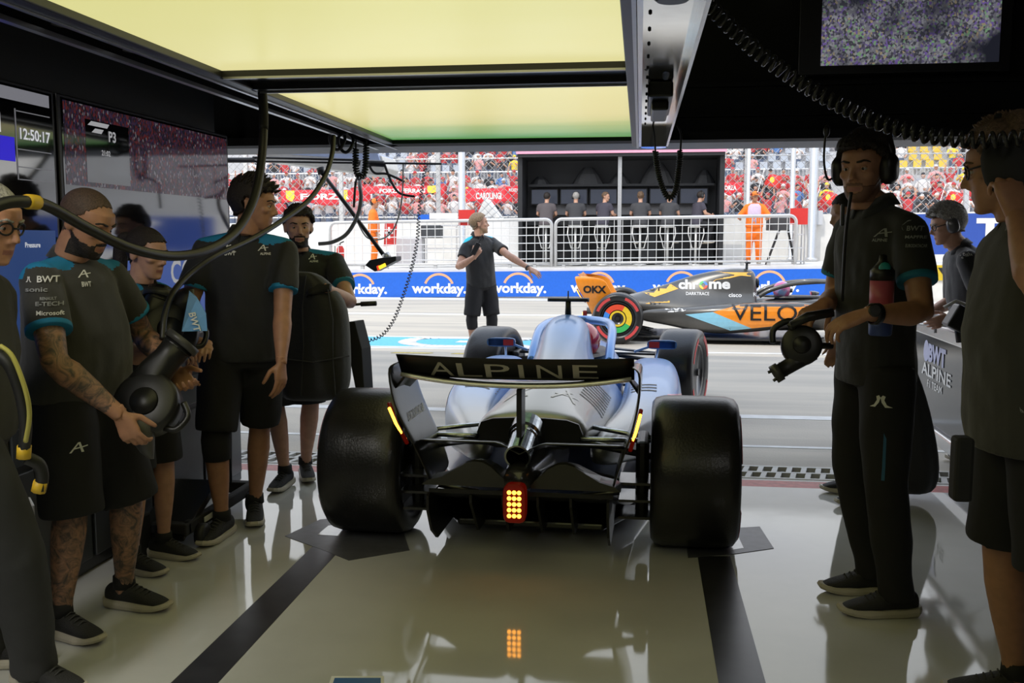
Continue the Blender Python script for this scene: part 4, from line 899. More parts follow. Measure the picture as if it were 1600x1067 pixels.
for tier, rows in (('lower', rowsA), ('upper', rowsB)):
    for ri, (Y, z) in enumerate(rows):
        x = -24.
        while x < 24:
            x += rnd.uniform(.64, .74)
            if not vis(x, Y, z + 1.1): continue
            px = 1000 + x * 1500 / Y
            full = .97 if tier == 'lower' else (.6 if ri < 1 else .95)
            if tier == 'upper' and (1180 < px < 1300 or 520 < px < 640) and ri < 3: full = .15
            if tier == 'upper' and 1380 < px < 1440: full = 0
            if rnd.random() < full:
                cn, pose = rnd.choices(keys, wts)[0]
                if n_ind < 295:
                    o = bpy.data.objects.new('spectator', protos[(cn, pose)]); col.objects.link(o); o.location = (x, Y, z); o.rotation_euler.z = rnd.uniform(-.4, .4); s = rnd.uniform(.94, 1.12) * (1.1 if tier == 'lower' else 1.02); o.scale = (s, s, s)
                    tag(o, label_for(cn, pose, tier), 'spectator', 'spectators in %s, %s tier' % (cn, tier)); n_ind += 1
                else:
                    me = protos[(cn, pose)]; s = rnd.uniform(.95, 1.15); a = rnd.uniform(-.4, .4)
                    mi = {'red': 0, 'white': 1, 'black': 2, 'yellow': 3, 'blue': 4, 'pink': 5}[cn]
                    o_ = len(rest.v); ca, sa = math.cos(a), math.sin(a)
                    rest.v += [V((x + s * (v.co.x * ca - v.co.y * sa), Y + s * (v.co.x * sa + v.co.y * ca), z + s * v.co.z)) for v in me.vertices]
                    for f_ in me.polygons: rest.f.append(tuple(i + o_ for i in f_.vertices)); rest.m.append(mi if f_.material_index == 0 else (6 if f_.material_index == 1 else (mi if f_.material_index == 2 and rnd.random() < .9 else 7)))
            elif nseat < 290:
                o = bpy.data.objects.new('grandstand_seat', smesh); col.objects.link(o); o.location = (x, Y + .1, z); tag(o, 'empty pale seat in the %s tier of the grandstand' % tier, 'seat', 'empty grandstand seats, %s tier' % tier); nseat += 1
                if tier == 'upper' and 1370 < px < 1450 and ri >= 0:
                    o.data = smesh_y; o['label'] = 'empty yellow seat in the upper tier of the grandstand'; o['group'] = 'empty yellow grandstand seats'
if rest.v:
    o = rest.build('spectator_crowd', [SC['red'], SC['white'], SC['black'], SC['yellow'], SC['blue'], SC['pink'], sk, SC['black']]); tag(o, 'distant mass of spectators filling the upper rows of the grandstand', 'crowd', kind='stuff')
# fan flags
for px, py, Y, lb, mt in ((1198, 278, 49.2, 'red and yellow fan flag waving above the marshal in the bib', RED), (1480, 305, 49.2, 'red fan flag waving near the grey haired person', RED), (1285, 305, 49.2, 'red fan flag waving left of the headset man', RED)):
    q = P(px, py, Y); o = thing('fan_flag', (q.x, Y, q.z - 1), lb, 'flag'); MB().tube([(q.x - .5, Y, q.z - 1.0), (q.x - .1, Y, q.z + .5)], .02, 6).build('staff', WHT, o)
    c = V((q.x, Y - .02, q.z)); n = 8; m = MB(); vs = [c + V((.7 * i / n - .15 + .25 * j / 4, .1 * math.sin(i * .9), .55 * j / 4 - .35 - .25 * (i / n) ** 2)) for i in range(n + 1) for j in range(5)]
    m.add(vs, [(i * 5 + j, i * 5 + 5 + j, i * 5 + 6 + j, i * 5 + 1 + j) for i in range(n) for j in range(4)], 0); fl = m.build('cloth', mt, o, True, solid=.015); MB().ell(c + V((.25, -.08, -.1)), (.12, .02, .15), 8).build('emblem', mat('yellow_shield', (.85, .62, .06), .6), o)
# ================================================================ racing cars
CARB = mat('carbon_fibre', (.022, .022, .024), .28, .0, coat=.5, noise_scale=140, noise_amt=.4)
DCARB = mat('dark_carbon', (.010, .010, .011), .42)
TYRE = mat('slick_tyre', (.018, .018, .019), .30, noise_scale=6, noise_amt=.35, bump=.12, bump_scale=90)
TITAN = mat('exhaust_titanium', (.42, .46, .50), .22, 1., noise_scale=30, noise_amt=.3)
LED = mat('rear_light_led', (.3, .02, .0), .4, emit=(1., .36, .03), es=7.); LEDR = mat('rear_light_red', (.06, .0, .0), .3, emit=(.5, .01, .0), es=.10)
def circ(r, n=24, c=(0, 0)): return [(c[0] + r * math.cos(2 * PI * i / n), c[1] + r * math.sin(2 * PI * i / n)) for i in range(n)]
def f1_car(root_name, label, loc, head, body, steer=0., livery=None, wheel_cover=None, rise=0.):
    a = math.radians(head); f = V((math.sin(a), math.cos(a), 0)); r = V((math.cos(a), -math.sin(a), 0)); loc = V(loc)
    root = thing(root_name, loc, label, 'race car')
    T = lambda p: loc + r * p[0] + f * p[1] + Z_ * p[2]
    def cb(m, name, mt, parent=root, **k):
        m.v = [T(p) for p in m.v]; return m.build(name, mt, parent, **k)
    def sec(y, pts):
        L = [(x, z) for x, z in pts]; full = L + [(-x, z) for x, z in reversed(L) if abs(x) > 1e-6]
        return [V((x, y, z)) for x, z in full]
    C = dict(root=root, T=T, f=f, r=r, cb=cb)
    # floor, plank and diffuser
    m = MB(); fl = [(.36, -.05), (.50, .25), (.62, .9), (.78, 1.3), (.79, 2.4), (.70, 2.75), (.42, 2.9)]
    m.prism(fl + [(-x, y) for x, y in reversed(fl)], (0, 0, .055), X_, Y_, Z_ * .035); cb(m, 'floor_plate', CARB, bevel=.01)
    m = MB()
    n = 8; R = []
    for i in range(n + 1):
        t = i / n; y = .55 - .95 * t; z = .075 + .235 * t ** 1.5; hw = .52 - .10 * t
        R.append([V((-hw, y, z)), V((hw, y, z)), V((hw, y, z + .02)), V((-hw, y, z + .02))])
    m.loft(R); cb(m, 'diffuser', DCARB)
    for x in (-.42, -.23, -.08, .08, .23, .40):
        m = MB(); big = abs(x) > .39; t = .012
        poly = [(.5, .05), (.5, .11), (-.40, .31), (-.43, .30), (-.43, .27 if not big else .23), (-.36, .12), (-.25, .05)] if big else [(.5, .06), (.5, .1), (-.38, .30), (-.38, .26), (-.2, .08)]
        m.prism(poly, (x - t / 2, 0, 0), Y_, Z_, X_ * t); cb(m, 'diffuser_fence', DCARB)
    # engine cover
    st = [(-.06, [(0, .455), (.17, .452), (.255, .475), (.272, .53), (.25, .585), (.19, .605), (.08, .612), (0, .612)]),
          (.05, [(0, .445), (.18, .44), (.27, .47), (.285, .53), (.26, .59), (.19, .615), (.08, .63), (0, .632)]),
          (.5, [(0, .36), (.22, .36), (.32, .42), (.32, .50), (.25, .59), (.13, .665), (.05, .70), (0, .705)]),
          (1.0, [(0, .28), (.26, .28), (.38, .36), (.37, .47), (.25, .585), (.13, .70), (.06, .79), (0, .81)]),
          (1.4, [(0, .2), (.3, .2), (.42, .32), (.40, .47), (.22, .60), (.16, .77), (.11, .90), (0, .93)]),
          (1.68, [(0, .2), (.3, .2), (.42, .32), (.38, .48), (.18, .62), (.165, .80), (.14, .94), (0, .985)]),
          (1.88, [(0, .2), (.3, .2), (.40, .32), (.36, .48), (.165, .62), (.155, .80), (.135, .935), (0, .98)]),
          (2.0, [(0, .2), (.3, .2), (.38, .32), (.34, .48), (.15, .6), (.125, .75), (.10, .88), (0, .93)])]
    up_ = lambda y, z: z + rise * float(np.interp(y, [0, .5, 1, 1.4, 2], [0, .05, .13, .10, .07])) * min(1, max(0, (z - .5) / .3))
    m = MB(); m.loft([sec(y, [(x, up_(y, z)) for x, z in p]) for y, p in st]); C['cover'] = cb(m, 'engine_cover', body, sub=2)
    m = MB(); ring0 = [(x * .95, .535 + (z - .535) * .93) for x, z in st[0][1]]; full = ring0 + [(-x, z) for x, z in reversed(ring0) if x > 1e-6]
    m.prism(full, (0, -.075, 0), X_, Z_, Y_ * .02); cb(m, 'cover_outlet', DCARB)
    m = MB(); m.loft([ring(V((0, 1.985, .83)), X_, Z_, .10, .075, 16, 2.5), ring(V((0, 2.015, .83)), X_, Z_, .09, .065, 16, 2.5)]); cb(m, 'air_intake', DCARB)
    # sidepods
    for s in (-1, 1):
        sp_ = [(.25, .30, .07, .36, .08), (.7, .42, .11, .36, .12), (1.1, .53, .17, .33, .19), (1.5, .57, .20, .345, .225), (2.1, .57, .20, .39, .21), (2.5, .57, .18, .43, .17), (2.72, .56, .16, .455, .12), (2.76, .56, .14, .455, .10)]
        m = MB(); m.loft([ring(V((s * x, y, z)), X_, Z_, hx, hz, 16, 3.0) for y, x, hx, z, hz in sp_]); C['pod' + 'LR'[s > 0]] = cb(m, 'sidepod', body, sub=2)
        m = MB(); m.loft([ring(V((s * .56, 2.755, .455)), X_, Z_, .12, .08, 16, 3), ring(V((s * .56, 2.765, .455)), X_, Z_, .11, .07, 16, 3)]); cb(m, 'sidepod_inlet', DCARB)
        # mirror
        m = MB(); m.loft([ring(V((s * .63, 2.86, .655)), X_, Z_, .115, .035, 14, 4), ring(V((s * .63, 2.92, .655)), X_, Z_, .11, .032, 14, 4), ring(V((s * .63, 2.97, .655)), X_, Z_, .07, .02, 14, 3)]); mi = cb(m, 'mirror', body)
        m = MB(); m.bb((s * .63 - .1, 2.852, .63), (s * .63 + .1, 2.861, .68)); cb(m, 'mirror_glass', mat('mirror_tinted', (.03, .08, .25), .1, .7), mi)
        m = MB(); m.bb((s * .63 - s * .1, 2.848, .632), (s * .63 - s * .02, 2.853, .678)); cb(m, 'mirror_stripe', RED, mi)
        m = MB(); m.tube([(s * .55, 2.9, .64), (s * .42, 2.85, .60)], .01, 6); m.tube([(s * .6, 2.9, .625), (s * .58, 2.8, .52)], .008, 6); cb(m, 'mirror_stalk', body, mi)
    # survival cell and nose
    ch = [(1.9, .34, .14, .58), (2.3, .36, .14, .62), (2.9, .35, .14, .64), (3.3, .26, .18, .64), (3.9, .19, .24, .60), (4.4, .14, .22, .47), (4.75, .12, .17, .33), (4.85, .08, .18, .26)]
    m = MB(); m.loft([ring(V((0, y, (z0 + z1) / 2)), X_, Z_, hw, (z1 - z0) / 2, 16, 3.2) for y, hw, z0, z1 in ch]); C['nose'] = cb(m, 'survival_cell', body, sub=2)
    m = MB(); m.loft([ring(V((0, 2.5, .63)), X_, Y_, .24, .42, 20), ring(V((0, 2.5, .652)), X_, Y_, .23, .41, 20)]); cb(m, 'cockpit_opening', DCARB)
    m = MB(); m.tube(spline([V((0, 2.15, .68 + .03 * rise)) + V((s * .27, y, z)) for s, y, z in ((-1, -.15, -.06), (-1, .0, .03), (-.99, .3, .12), (-.8, .62, .15), (-.3, .84, .15), (0, .88, .15), (.3, .84, .15), (.8, .62, .15), (.99, .3, .12), (1, .0, .03), (1, -.15, -.06))], 5), .032, 10)
    m.tube([(0, 3.03, .83), (0, 3.12, .76), (0, 3.22, .62)], [.022, .024, .03], 8); C['halo'] = cb(m, 'halo', body, smooth=True)
    m = MB(); m.tube([(0, 1.84, .95), (0, 1.84, 1.055 + .07 * rise)], [.022, .018], 8); m.loft([ring(V((s * .14, 1.85, 1.06 + .07 * rise)), Y_, Z_, .035 if abs(s) < 1 else .02, .014, 10) for s in (-1, -.9, -.3, .3, .9, 1)]); m.tube([(0, 1.84, 1.06), (0, 1.84, 1.12 + .07 * rise)], .005, 5); cb(m, 'camera_mount', DCARB, smooth=True)
    # rear wing
    def span(fn, n=24):
        R = []
        for i in range(n + 1):
            x = -.53 + 1.06 * i / n; R.append(fn(x))
        return R
    def airfoil(x, y0, z0, ch_, ang, t):
        c, s = math.cos(ang), math.sin(ang); out = []
        for u, v in ((0, 0), (.2, .5), (.5, .6), (.8, .35), (1, .06), (1, -.06), (.8, .05), (.5, .1), (.2, -.25)):
            a_ = u * ch_; b_ = v * t; out.append(V((x, y0 - a_ * c + b_ * s * 0, z0 + a_ * s + b_)))
        return out
    dip = lambda x: .045 * (1 - min(1, abs(x) / .5) ** 2.2)
    tip = lambda x: max(0, (abs(x) - .47) / .06) ** 2
    m = MB(); m.loft(span(lambda x: airfoil(x, -.26, .835 - dip(x) - .05 * tip(x), .30, math.radians(9 - 4 * tip(x)), .045))); C['plane'] = cb(m, 'rear_wing_plane', CARB, smooth=True)
    m = MB(); m.loft(span(lambda x: airfoil(x * .965, -.50, .865 - dip(x) * .25, .145, math.radians(46), .014))); C['flap'] = cb(m, 'rear_wing_flap', livery.get('flap', DCARB), smooth=True)
    m = MB(); m.tube([V((x, -.565, .878 - dip(x) * .95 + .0)) for x in [-.5 + i * .05 for i in range(21)]], .0095, 8); cb(m, 'wing_trailing_edge', mat('silver_edge', (.9, .9, .9), .3, .6), smooth=True)
    for s in (-1, 1):
        m = MB(); cols = []
        for z, x, y0, y1 in ((.938, .50, -.50, -.63), (.925, .533, -.40, -.645), (.90, .545, -.20, -.64), (.80, .54, -.16, -.62), (.70, .525, -.10, -.57), (.60, .50, -.04, -.50), (.50, .465, .0, -.45), (.38, .43, .02, -.40), (.33, .42, .02, -.38)):
            cols.append([V((s * x, y0 + (y1 - y0) * j / 6, z)) for j in range(7)] + [V((s * (x - .012), y0 + (y1 - y0) * j / 6, z)) for j in range(6, -1, -1)])
        m.loft(cols); e = cb(m, 'rear_wing_endplate', livery.get('endplate', CARB), smooth=False, sub=1); C['end' + 'LR'[s > 0]] = e
        m = MB(); m.tube([(s * .541, -.612, .735), (s * .524, -.57, .66), (s * .500, -.50, .575)], .0068, 8); l_ = cb(m, 'endplate_light', LED, e, smooth=True)
        m = MB(); m.tube([(s * .543, -.606, .755), (s * .524, -.562, .66), (s * .497, -.488, .555)], .0095, 8, flat=.9); cb(m, 'light_housing', LEDR, l_, smooth=True)
    m = MB(); m.bb((-.012, -.42, .58), (.012, -.30, .80)); cb(m, 'wing_pylon', DCARB, bevel=.004)
    # beam wing: two arched planes
    for nm, y0, z0, ch_, up, mt in (('beam_wing', -.22, .505, .20, .0, CARB),):
        m = MB(); R = []
        for i in range(33):
            x = -.46 + .92 * i / 32; q = abs(x)
            lift_ = up * math.exp(-((q - .21) / .12) ** 2) * 1.25 - (.05 * max(0, (.1 - q) / .1) if up == 0 else 0) - (.02 if up else 0) * q
            R.append(airfoil(x, y0, z0 + lift_, ch_, math.radians(14 if up == 0 else 6), .022 if up == 0 else .03))
        m.loft(R); cb(m, nm, mt, smooth=True)
    for s in (-1, 1):                                              # arched lower beam element, one hump each side
        hump = [(.05, .345), (.05, .365), (.09, .40), (.13, .437), (.17, .458), (.21, .462), (.25, .450), (.30, .420), (.36, .385), (.43, .365), (.455, .345)]
        m = MB(); m.loft([[V((s * x, y, z + dz * (z - .34) * 2)) for x, z in hump] for y, dz in ((-.40, 0), (-.38, .02), (-.24, -.10))]); cb(m, 'lower_beam_wing', mat('dark_olive_carbon', (.030, .030, .024), .4, coat=.3))
    # exhaust
    m = MB(); m.lathe([(0, .075), (.10, .078), (.11, .068), (.13, .068), (.135, .062), (.30, .060), (.30, .052), (.02, .05)], (0, -.12, .575), V((-.03, -1, -.30)), 28, closed=True); cb(m, 'exhaust_pipe', TITAN, smooth=False)
    m = MB(); q = V((-.03, -1, -.30)).normalized(); m.lathe([(.10, .0), (.10, .052), (.12, .052), (.12, 0)], V((0, -.12, .575)), q, 20); cb(m, 'exhaust_bore', DCARB)
    # crash structure and rain light
    m = MB(); m.loft([ring(V((0, y, z)), X_, Z_, a_, b_, 14, 3) for y, z, a_, b_ in ((.3, .36, .16, .12), (0, .37, .11, .10), (-.35, .40, .07, .055), (-.50, .40, .055, .05))]); cb(m, 'crash_structure', CARB, smooth=True)
    m = MB(); m.loft([ring(V((0, y, .315)), X_, Z_, a_, b_, 18, 4.5) for y, a_, b_ in ((-.50, .05, .085), (-.55, .052, .087), (-.56, .048, .083))]); rl_ = cb(m, 'rain_light', LEDR)
    m = MB()
    for i in range(3):
        for j in range(5): m.ell(((i - 1) * .022, -.562, .315 + (j - 2) * .026), (.0098, .006, .0098), 10)
    cb(m, 'light_dots', LED, rl_, smooth=True)
    # wheels
    for nm, y, W, off in (('rear', 0, .405, .785), ('front', 3.55, .32, .80)):
        for s in (-1, 1):
            st_ = math.radians(steer) if nm == 'front' else 0; c_, s_ = math.cos(st_), math.sin(st_)
            ax = V((c_, -s_, 0)); ce = V((s * off, y, .36)); h = W / 2
            m = MB(); prof = [(-h * .80, .232), (-h * .94, .262), (-h, .295), (-h * .985, .325), (-h * .90, .348), (-h * .70, .3585), (-h * .3, .36), (h * .3, .36), (h * .70, .3585), (h * .90, .348), (h * .985, .325), (h, .295), (h * .94, .262), (h * .80, .232)]
            m.lathe(prof, ce, ax, 56, closed=True); ty = cb(m, 'tyre', TYRE, smooth=True)
            m = MB(); o = ax * s; m.lathe([(h * .80, .236), (h * .86, .228), (h * .70, .21), (h * .62, .12), (h * .70, .06), (h * .72, .0)], ce, o, 40); wc = cb(m, 'wheel_cover', CARB, ty, smooth=True)
            m = MB(); m.lathe([(h * .70, .0), (h * .70, .035), (h * .9, .03), (h * .9, 0)], ce, o, 16); cb(m, 'wheel_nut', BLK, wc)
            m = MB(); m.lathe([(h * .5, .228), (h * .78, .236), (h * .78, .10), (h * .6, .1)], ce, -o, 32); cb(m, 'wheel_drum', DCARB, ty)
            # red sidewall marks
            m = MB(); u = ax.cross(Z_)
            for k0 in range(4):
                A0 = k0 * PI / 2 + .35; pts = [A0 + .85 * i / 10 for i in range(11)]
                vs = [ce + o * (h * e_) + (u * math.cos(t) + Z_ * math.sin(t)) * R_ for t in pts for R_, e_ in ((.278, .99), (.318, 1.002))]
                m.add(vs, [(2 * i, 2 * i + 2, 2 * i + 3, 2 * i + 1) for i in range(10)])
            cb(m, 'sidewall_print', mat('red_tyre_print', (.62, .06, .06), .6), ty, solid=.0015)
            if wheel_cover: wheel_cover(cb, ce, o, h, wc)
            # suspension arms
            iy = .12 if nm == 'rear' else -.05
            for k0, (z_o, z_i, dy) in enumerate(((.50, .52, .22), (.50, .52, -.12), (.26, .26, .3), (.26, .24, -.1))):
                xin = .25 if nm == 'rear' else .2
                m = MB(); A0 = V((s * (off - W * .5 + .02), y + (.0 if k0 % 2 else .05), z_o)); B0 = V((s * xin, y + dy, z_i)); m.tube([A0, B0], [.022, .026], 8, flat=.5); cb(m, 'suspension_arm', CARB if nm == 'front' or k0 > 1 else TITAN, smooth=True)
            m = MB(); m.tube([V((s * (off - W * .5), y - .12, .45)), V((s * .2, y - .05, .50))], .016, 8); cb(m, 'drive_shaft' if nm == 'rear' else 'steering_arm', CARB, smooth=True)
            m = MB(); m.bb((s * (off - W * .5 - .04) - .03, y - .14, .16), (s * (off - W * .5 - .04) + .03, y + .16, .52)); cb(m, 'brake_duct', DCARB, bevel=.02)
            if nm == 'rear':
                for z_ in (.18, .26, .34):
                    m = MB(); m.bb((s * .44 if s > 0 else -.60, y - .25, z_), (s * .60 if s > 0 else -.44, y - .05, z_ + .012)); cb(m, 'brake_winglet', CARB)
    # front wing
    for k0, (y, z, c_) in enumerate(((4.85, .10, .28), (4.65, .15, .2), (4.5, .20, .16))):
        m = MB(); R = []
        for i in range(21):
            x = -.95 + 1.9 * i / 20; R.append([p for p in airfoil(x, y - .25 * abs(x), z + .04 * abs(x), c_, math.radians(8 + 8 * k0), .02)])
        m.loft(R); cb(m, 'front_wing_plane', body if k0 == 2 else CARB, smooth=True)
    for s in (-1, 1): m = MB(); m.bb((s * .955 - .008, 4.15, .07), (s * .955 + .008, 4.75, .30)); cb(m, 'front_wing_endplate', CARB, bevel=.003)
    return C
def driver(C, label, helm, visor=DCARB):
    T = C['T']; c = T((.06, 2.34, .705)); o = thing('person', T((0, 2.5, .3)), label, 'person')
    m = MB(); m.loft([ring(T((.03, 2.27, .32)), C['r'], C['f'], .16, .12, 14), ring(T((.03, 2.27, .50)), C['r'], C['f'], .19, .13, 14), ring(T((.03, 2.30, .58)), C['r'], C['f'], .08, .08, 14), ring(T((.03, 2.34, .64)), C['r'], C['f'], .07, .08, 14)])
    for s in (-1, 1): m.tube([T((s * .19, 2.46, .5)), T((s * .22, 2.66, .42)), T((s * .12, 2.95, .48))], [.06, .05, .04], 10)
    m.build('body', mat('race_overall', (.05, .06, .10), .7), o, True)
    m = MB(); m.ell(c + Z_ * .03, (.128, .15, .135), 20); h_ = m.build('helmet', helm, o, True)
    m = MB(); m.loft([ring(c + Z_ * .025 + C['f'] * .055, C['r'], Z_, .118, .035, 16, 3), ring(c + Z_ * .025 + C['f'] * .148, C['r'], Z_, .06, .03, 16, 3)]); m.build('visor', visor, h_, True)
    return o
# ---------------------------------------------------------------- the car leaving the garage
def split_mat(name, c1, c2, y0, y1, **k):
    m = mat(name, c1, **k); t = m.node_tree; b = t.nodes['Principled BSDF']; src = b.inputs['Base Color'].links[0].from_socket
    tc = t.nodes.new('ShaderNodeTexCoord'); sp = t.nodes.new('ShaderNodeSeparateXYZ'); mr = t.nodes.new('ShaderNodeMapRange'); mr.inputs[1].default_value = y0; mr.inputs[2].default_value = y1
    mx = t.nodes.new('ShaderNodeMix'); mx.data_type = 'RGBA'; mx.inputs['A'].default_value = (*c2, 1); t.links.new(tc.outputs['Object'], sp.inputs[0]); t.links.new(sp.outputs['Y'], mr.inputs[0]); t.links.new(mr.outputs[0], mx.inputs['Factor']); t.links.new(src, mx.inputs['B']); t.links.new(mx.outputs['Result'], b.inputs['Base Color']); return m
ABODY = split_mat('satin_blue_body', (.15, .32, .66), (.36, .37, .39), .7, 1.4, rough=.33, metal=.35, coat=.3, noise_scale=2.5, noise_amt=.12)
PINK = mat('pink_livery', (.70, .22, .36), .3, .3, coat=.5)
GREYL = mat('dull_gold_print', (.62, .58, .48), .5)
C1 = f1_car('racing_car', 'silver blue single-seater rolling out of the garage with its rear lights lit', (-.515, 4.61, 0), 1.3, ABODY, 14, dict(flap=DCARB))
T = C1['T']; bv = bvh_of(C1['flap']); m = MB()
for ch_, x in zip('ALPINE', (-.325, -.20, -.075, .028, .15, .305)):
    text(m, ch_, T((x, -.62, .908 - .045 * (1 - (x / .5) ** 2) * .25)), C1['r'], V((0, 0, 1)), width=.108 if ch_ != 'I' else .022, height=.066, bold=0, bvh=bv, off=.002)
m.build('lettering', GREYL, C1['flap'])
bv = bvh_of(C1['endL']); m = MB(); text(m, 'EURODATACAR', T((-.50, -.30, .665)), C1['f'], Z_, width=.29, height=.040, bold=.02, bvh=bv, off=.002); m.build('lettering', PWHT, C1['endL'])
bv = bvh_of(C1['cover']); m = MB()
for i in range(9):
    x = .235 + .004 * i; patch(m, [(-.012, -.09), (.012, -.09), (.012, .09), (-.012, .09)], T((.30, .55 + i * .075, .60)), C1['f'], V((-.75, 0, 1)), bv, .003, .04)
m.build('louvre', DCARB, C1['cover'])
m = MB()
for x0 in (-.12, .13):
    for a, b in (((-.06, -.1), (.03, .1)), ((.0, .1), (.06, -.1)), ((-.05, -.02), (.07, .03))):
        d = V((b[0] - a[0], b[1] - a[1], 0)).normalized(); nx, ny = -d.y * .007, d.x * .007
        patch(m, [(a[0] - nx, a[1] - ny), (b[0] - nx, b[1] - ny), (b[0] + nx, b[1] + ny), (a[0] + nx, a[1] + ny)], T((x0, .35, .66)), C1['r'], C1['f'], bv, .003, .05)
m.build('emblem', mat('pale_grey_livery', (.62, .62, .64), .35, .3), C1['cover'])
m = MB()
for y, x in ((.62, -.005), (.42, -.005)): patch(m, [(-.02, -.03), (.02, -.03), (.0, .03)], T((x + .02, y, .72)), C1['r'], C1['f'], bv, .004, .1)
m.build('vent', DCARB, C1['cover'])
m = MB(); patch(m, [(-.05, -.08), (.12, -.1), (.16, .05), (.02, .1)], T((.2, 1.75, .80)), C1['f'], Z_, bv, .003, .05); m.build('pink_patch', PINK, C1['cover'])
for s in 'LR':
    bv = bvh_of(C1['pod' + s]); sg = 1 if s == 'R' else -1; m = MB(); patch(m, [(-.35, -.16), (.1, -.14), (.3, .05), (-.2, .12)], T((sg * .74, 1.5, .40)), C1['f'] * sg, Z_, bv, .003, .05); m.build('pink_patch', PINK, C1['pod' + s])
    m = MB()
    for i in range(3): patch(m, [(-.01, -.1), (.012, -.1), (.012, .1), (-.01, .1)], T((sg * .50, 1.30 + i * .07, .56)), C1['f'], C1['r'] * -1, bv, .003, .05)
    m.build('louvre', DCARB, C1['pod' + s])
driver(C1, 'driver in a red helmet inside the silver blue car', mat('red_helmet', (.62, .03, .05), .2, coat=.6))
# ---------------------------------------------------------------- the orange and black car passing
PAP = mat('papaya_orange', (.95, .30, .02), .28, coat=.5); PAP2 = mat('papaya_yellow', (.95, .50, .05), .28, coat=.5); SKYB = mat('sky_blue_livery', (.28, .62, .80), .3, coat=.4); MBODY = mat('satin_carbon_body', (.10, .097, .09), .3, .35, coat=.4, noise_scale=3, noise_amt=.2)
def google_ring(cb, ce, o, h, wc):
    u = o.cross(Z_).normalized(); m = MB(); n = 48
    for i in range(n):
        t0, t1 = 2 * PI * i / n, 2 * PI * (i + 1) / n; mi = (0, 1, 2, 3)[int(((t0 - .5) % (2 * PI)) / (PI / 2))]
        vs = [ce + o * (h * .90) + (u * math.cos(t) + Z_ * math.sin(t)) * R_ for t in (t0, t1) for R_ in (.125, .20)]
        m.add(vs, [(0, 2, 3, 1)], mi)
    cb(m, 'coloured_ring', [mat('ring_red', (.80, .08, .03), .4), mat('ring_yellow', (.85, .60, .03), .4), mat('ring_green', (.05, .50, .12), .4), mat('ring_blue', (.05, .25, .75), .4)], wc, solid=.002)
    m = MB(); vs = []
    m.lathe([(h * .9, .085), (h * .905, .112), (h * .915, .112), (h * .915, .085)], ce, o, 32, closed=True); cb(m, 'inner_ring', mat('ring_yellow', (.85, .60, .03), .4), wc)
REACH[:] = [.5, 1.4]
C2 = f1_car('racing_car', 'orange and black single-seater passing in the pit lane', (-.28, 14.5, 0), 91.0, MBODY, 3, dict(flap=PAP, endplate=PAP), google_ring, 1.)
T2 = C2['T']; f2 = C2['f']; S0 = 108.
def loc2(px, py, off=-.7): return T2((off * -1, (px - 968) / S0, 1.46 - (py - 375) / S0))
def pat2(name, pxs, mt, surf, res=.06, off=.004):
    cx = sum(p[0] for p in pxs) / len(pxs); cy = sum(p[1] for p in pxs) / len(pxs); m = MB()
    patch(m, [((a - cx) / S0, -(b - cy) / S0) for a, b in pxs], loc2(cx, cy), f2, Z_, bvh_of(C2[surf]), off, res); return m.build(name, mt, C2[surf])
pat2('orange_panel', [(1111, 484), (1135, 477), (1158, 471), (1266, 469), (1272, 480), (1235, 497), (1204, 504), (1169, 508)], PAP, 'podR')
pat2('blue_panel', [(1070, 489), (1111, 484), (1169, 508), (1138, 512)], SKYB, 'podR')
pat2('orange_panel', [(1100, 424), (1112, 419), (1176, 418), (1172, 432), (1150, 430), (1127, 425)], PAP2, 'cover')
pat2('orange_panel', [(1003, 458), (1012, 447), (1045, 443), (1060, 452), (1023, 465)], PAP2, 'cover')
def txt2(s, px, py, w_, h_, mt, surf, bold=.02, off=.006, name='lettering'):
    m = MB(); text(m, s, loc2(px, py), f2, Z_, width=w_ / S0, height=h_ / S0, bold=bold, bvh=bvh_of(C2[surf]), off=off); return m.build(name, mt, C2[surf])
txt2('VELO', 1187, 484, 96, 24, DCARB, 'podR', .0, .014)
txt2('chr', 1076, 445, 31, 15, WHT, 'cover', .04); txt2('me', 1124, 446, 33, 12, WHT, 'cover', .04)
for k_, cn in enumerate(((.80, .08, .03), (.85, .60, .03), (.05, .50, .12), (.05, .25, .75))):
    pat2('coloured_circle', [(1099 + 6.5 * math.cos(t) * q, 446 + 6.5 * math.sin(t) * q) for q, ts in ((1, [k_ * PI / 2 + PI / 12 * i for i in range(7)]), (.45, [k_ * PI / 2 + PI / 12 * i for i in range(6, -1, -1)])) for t in ts], mat('ring_' + ('red', 'yellow', 'green', 'blue')[k_], cn, .4), 'cover', off=.008)
txt2('81', 1022, 450, 17, 11, DCARB, 'cover', .01, .01); txt2('OKX', 1052, 478, 32, 10, WHT, 'podR', .03); txt2('cisco', 1148, 461, 20, 6, WHT, 'cover', .02); txt2('DARKTRACE', 1090, 459, 36, 5, WHT, 'cover', .01)
txt2('RICH', 1186, 460, 20, 6, WHT, 'cover', .02); txt2('OKX', 930, 452, 36, 12, DCARB, 'endR', .04)
driver(C2, 'driver in a colourful helmet inside the orange and black car', mat('multicolour_helmet', (.55, .10, .25), .25, c2=(.25, .45, .75), noise_scale=9, coat=.5))
REACH[:] = [.35, .8]
# ================================================================ crew in the garage
AX = lambda x, y, k=1.: V((x, y, .085 * k))
YV = Y_ * -1
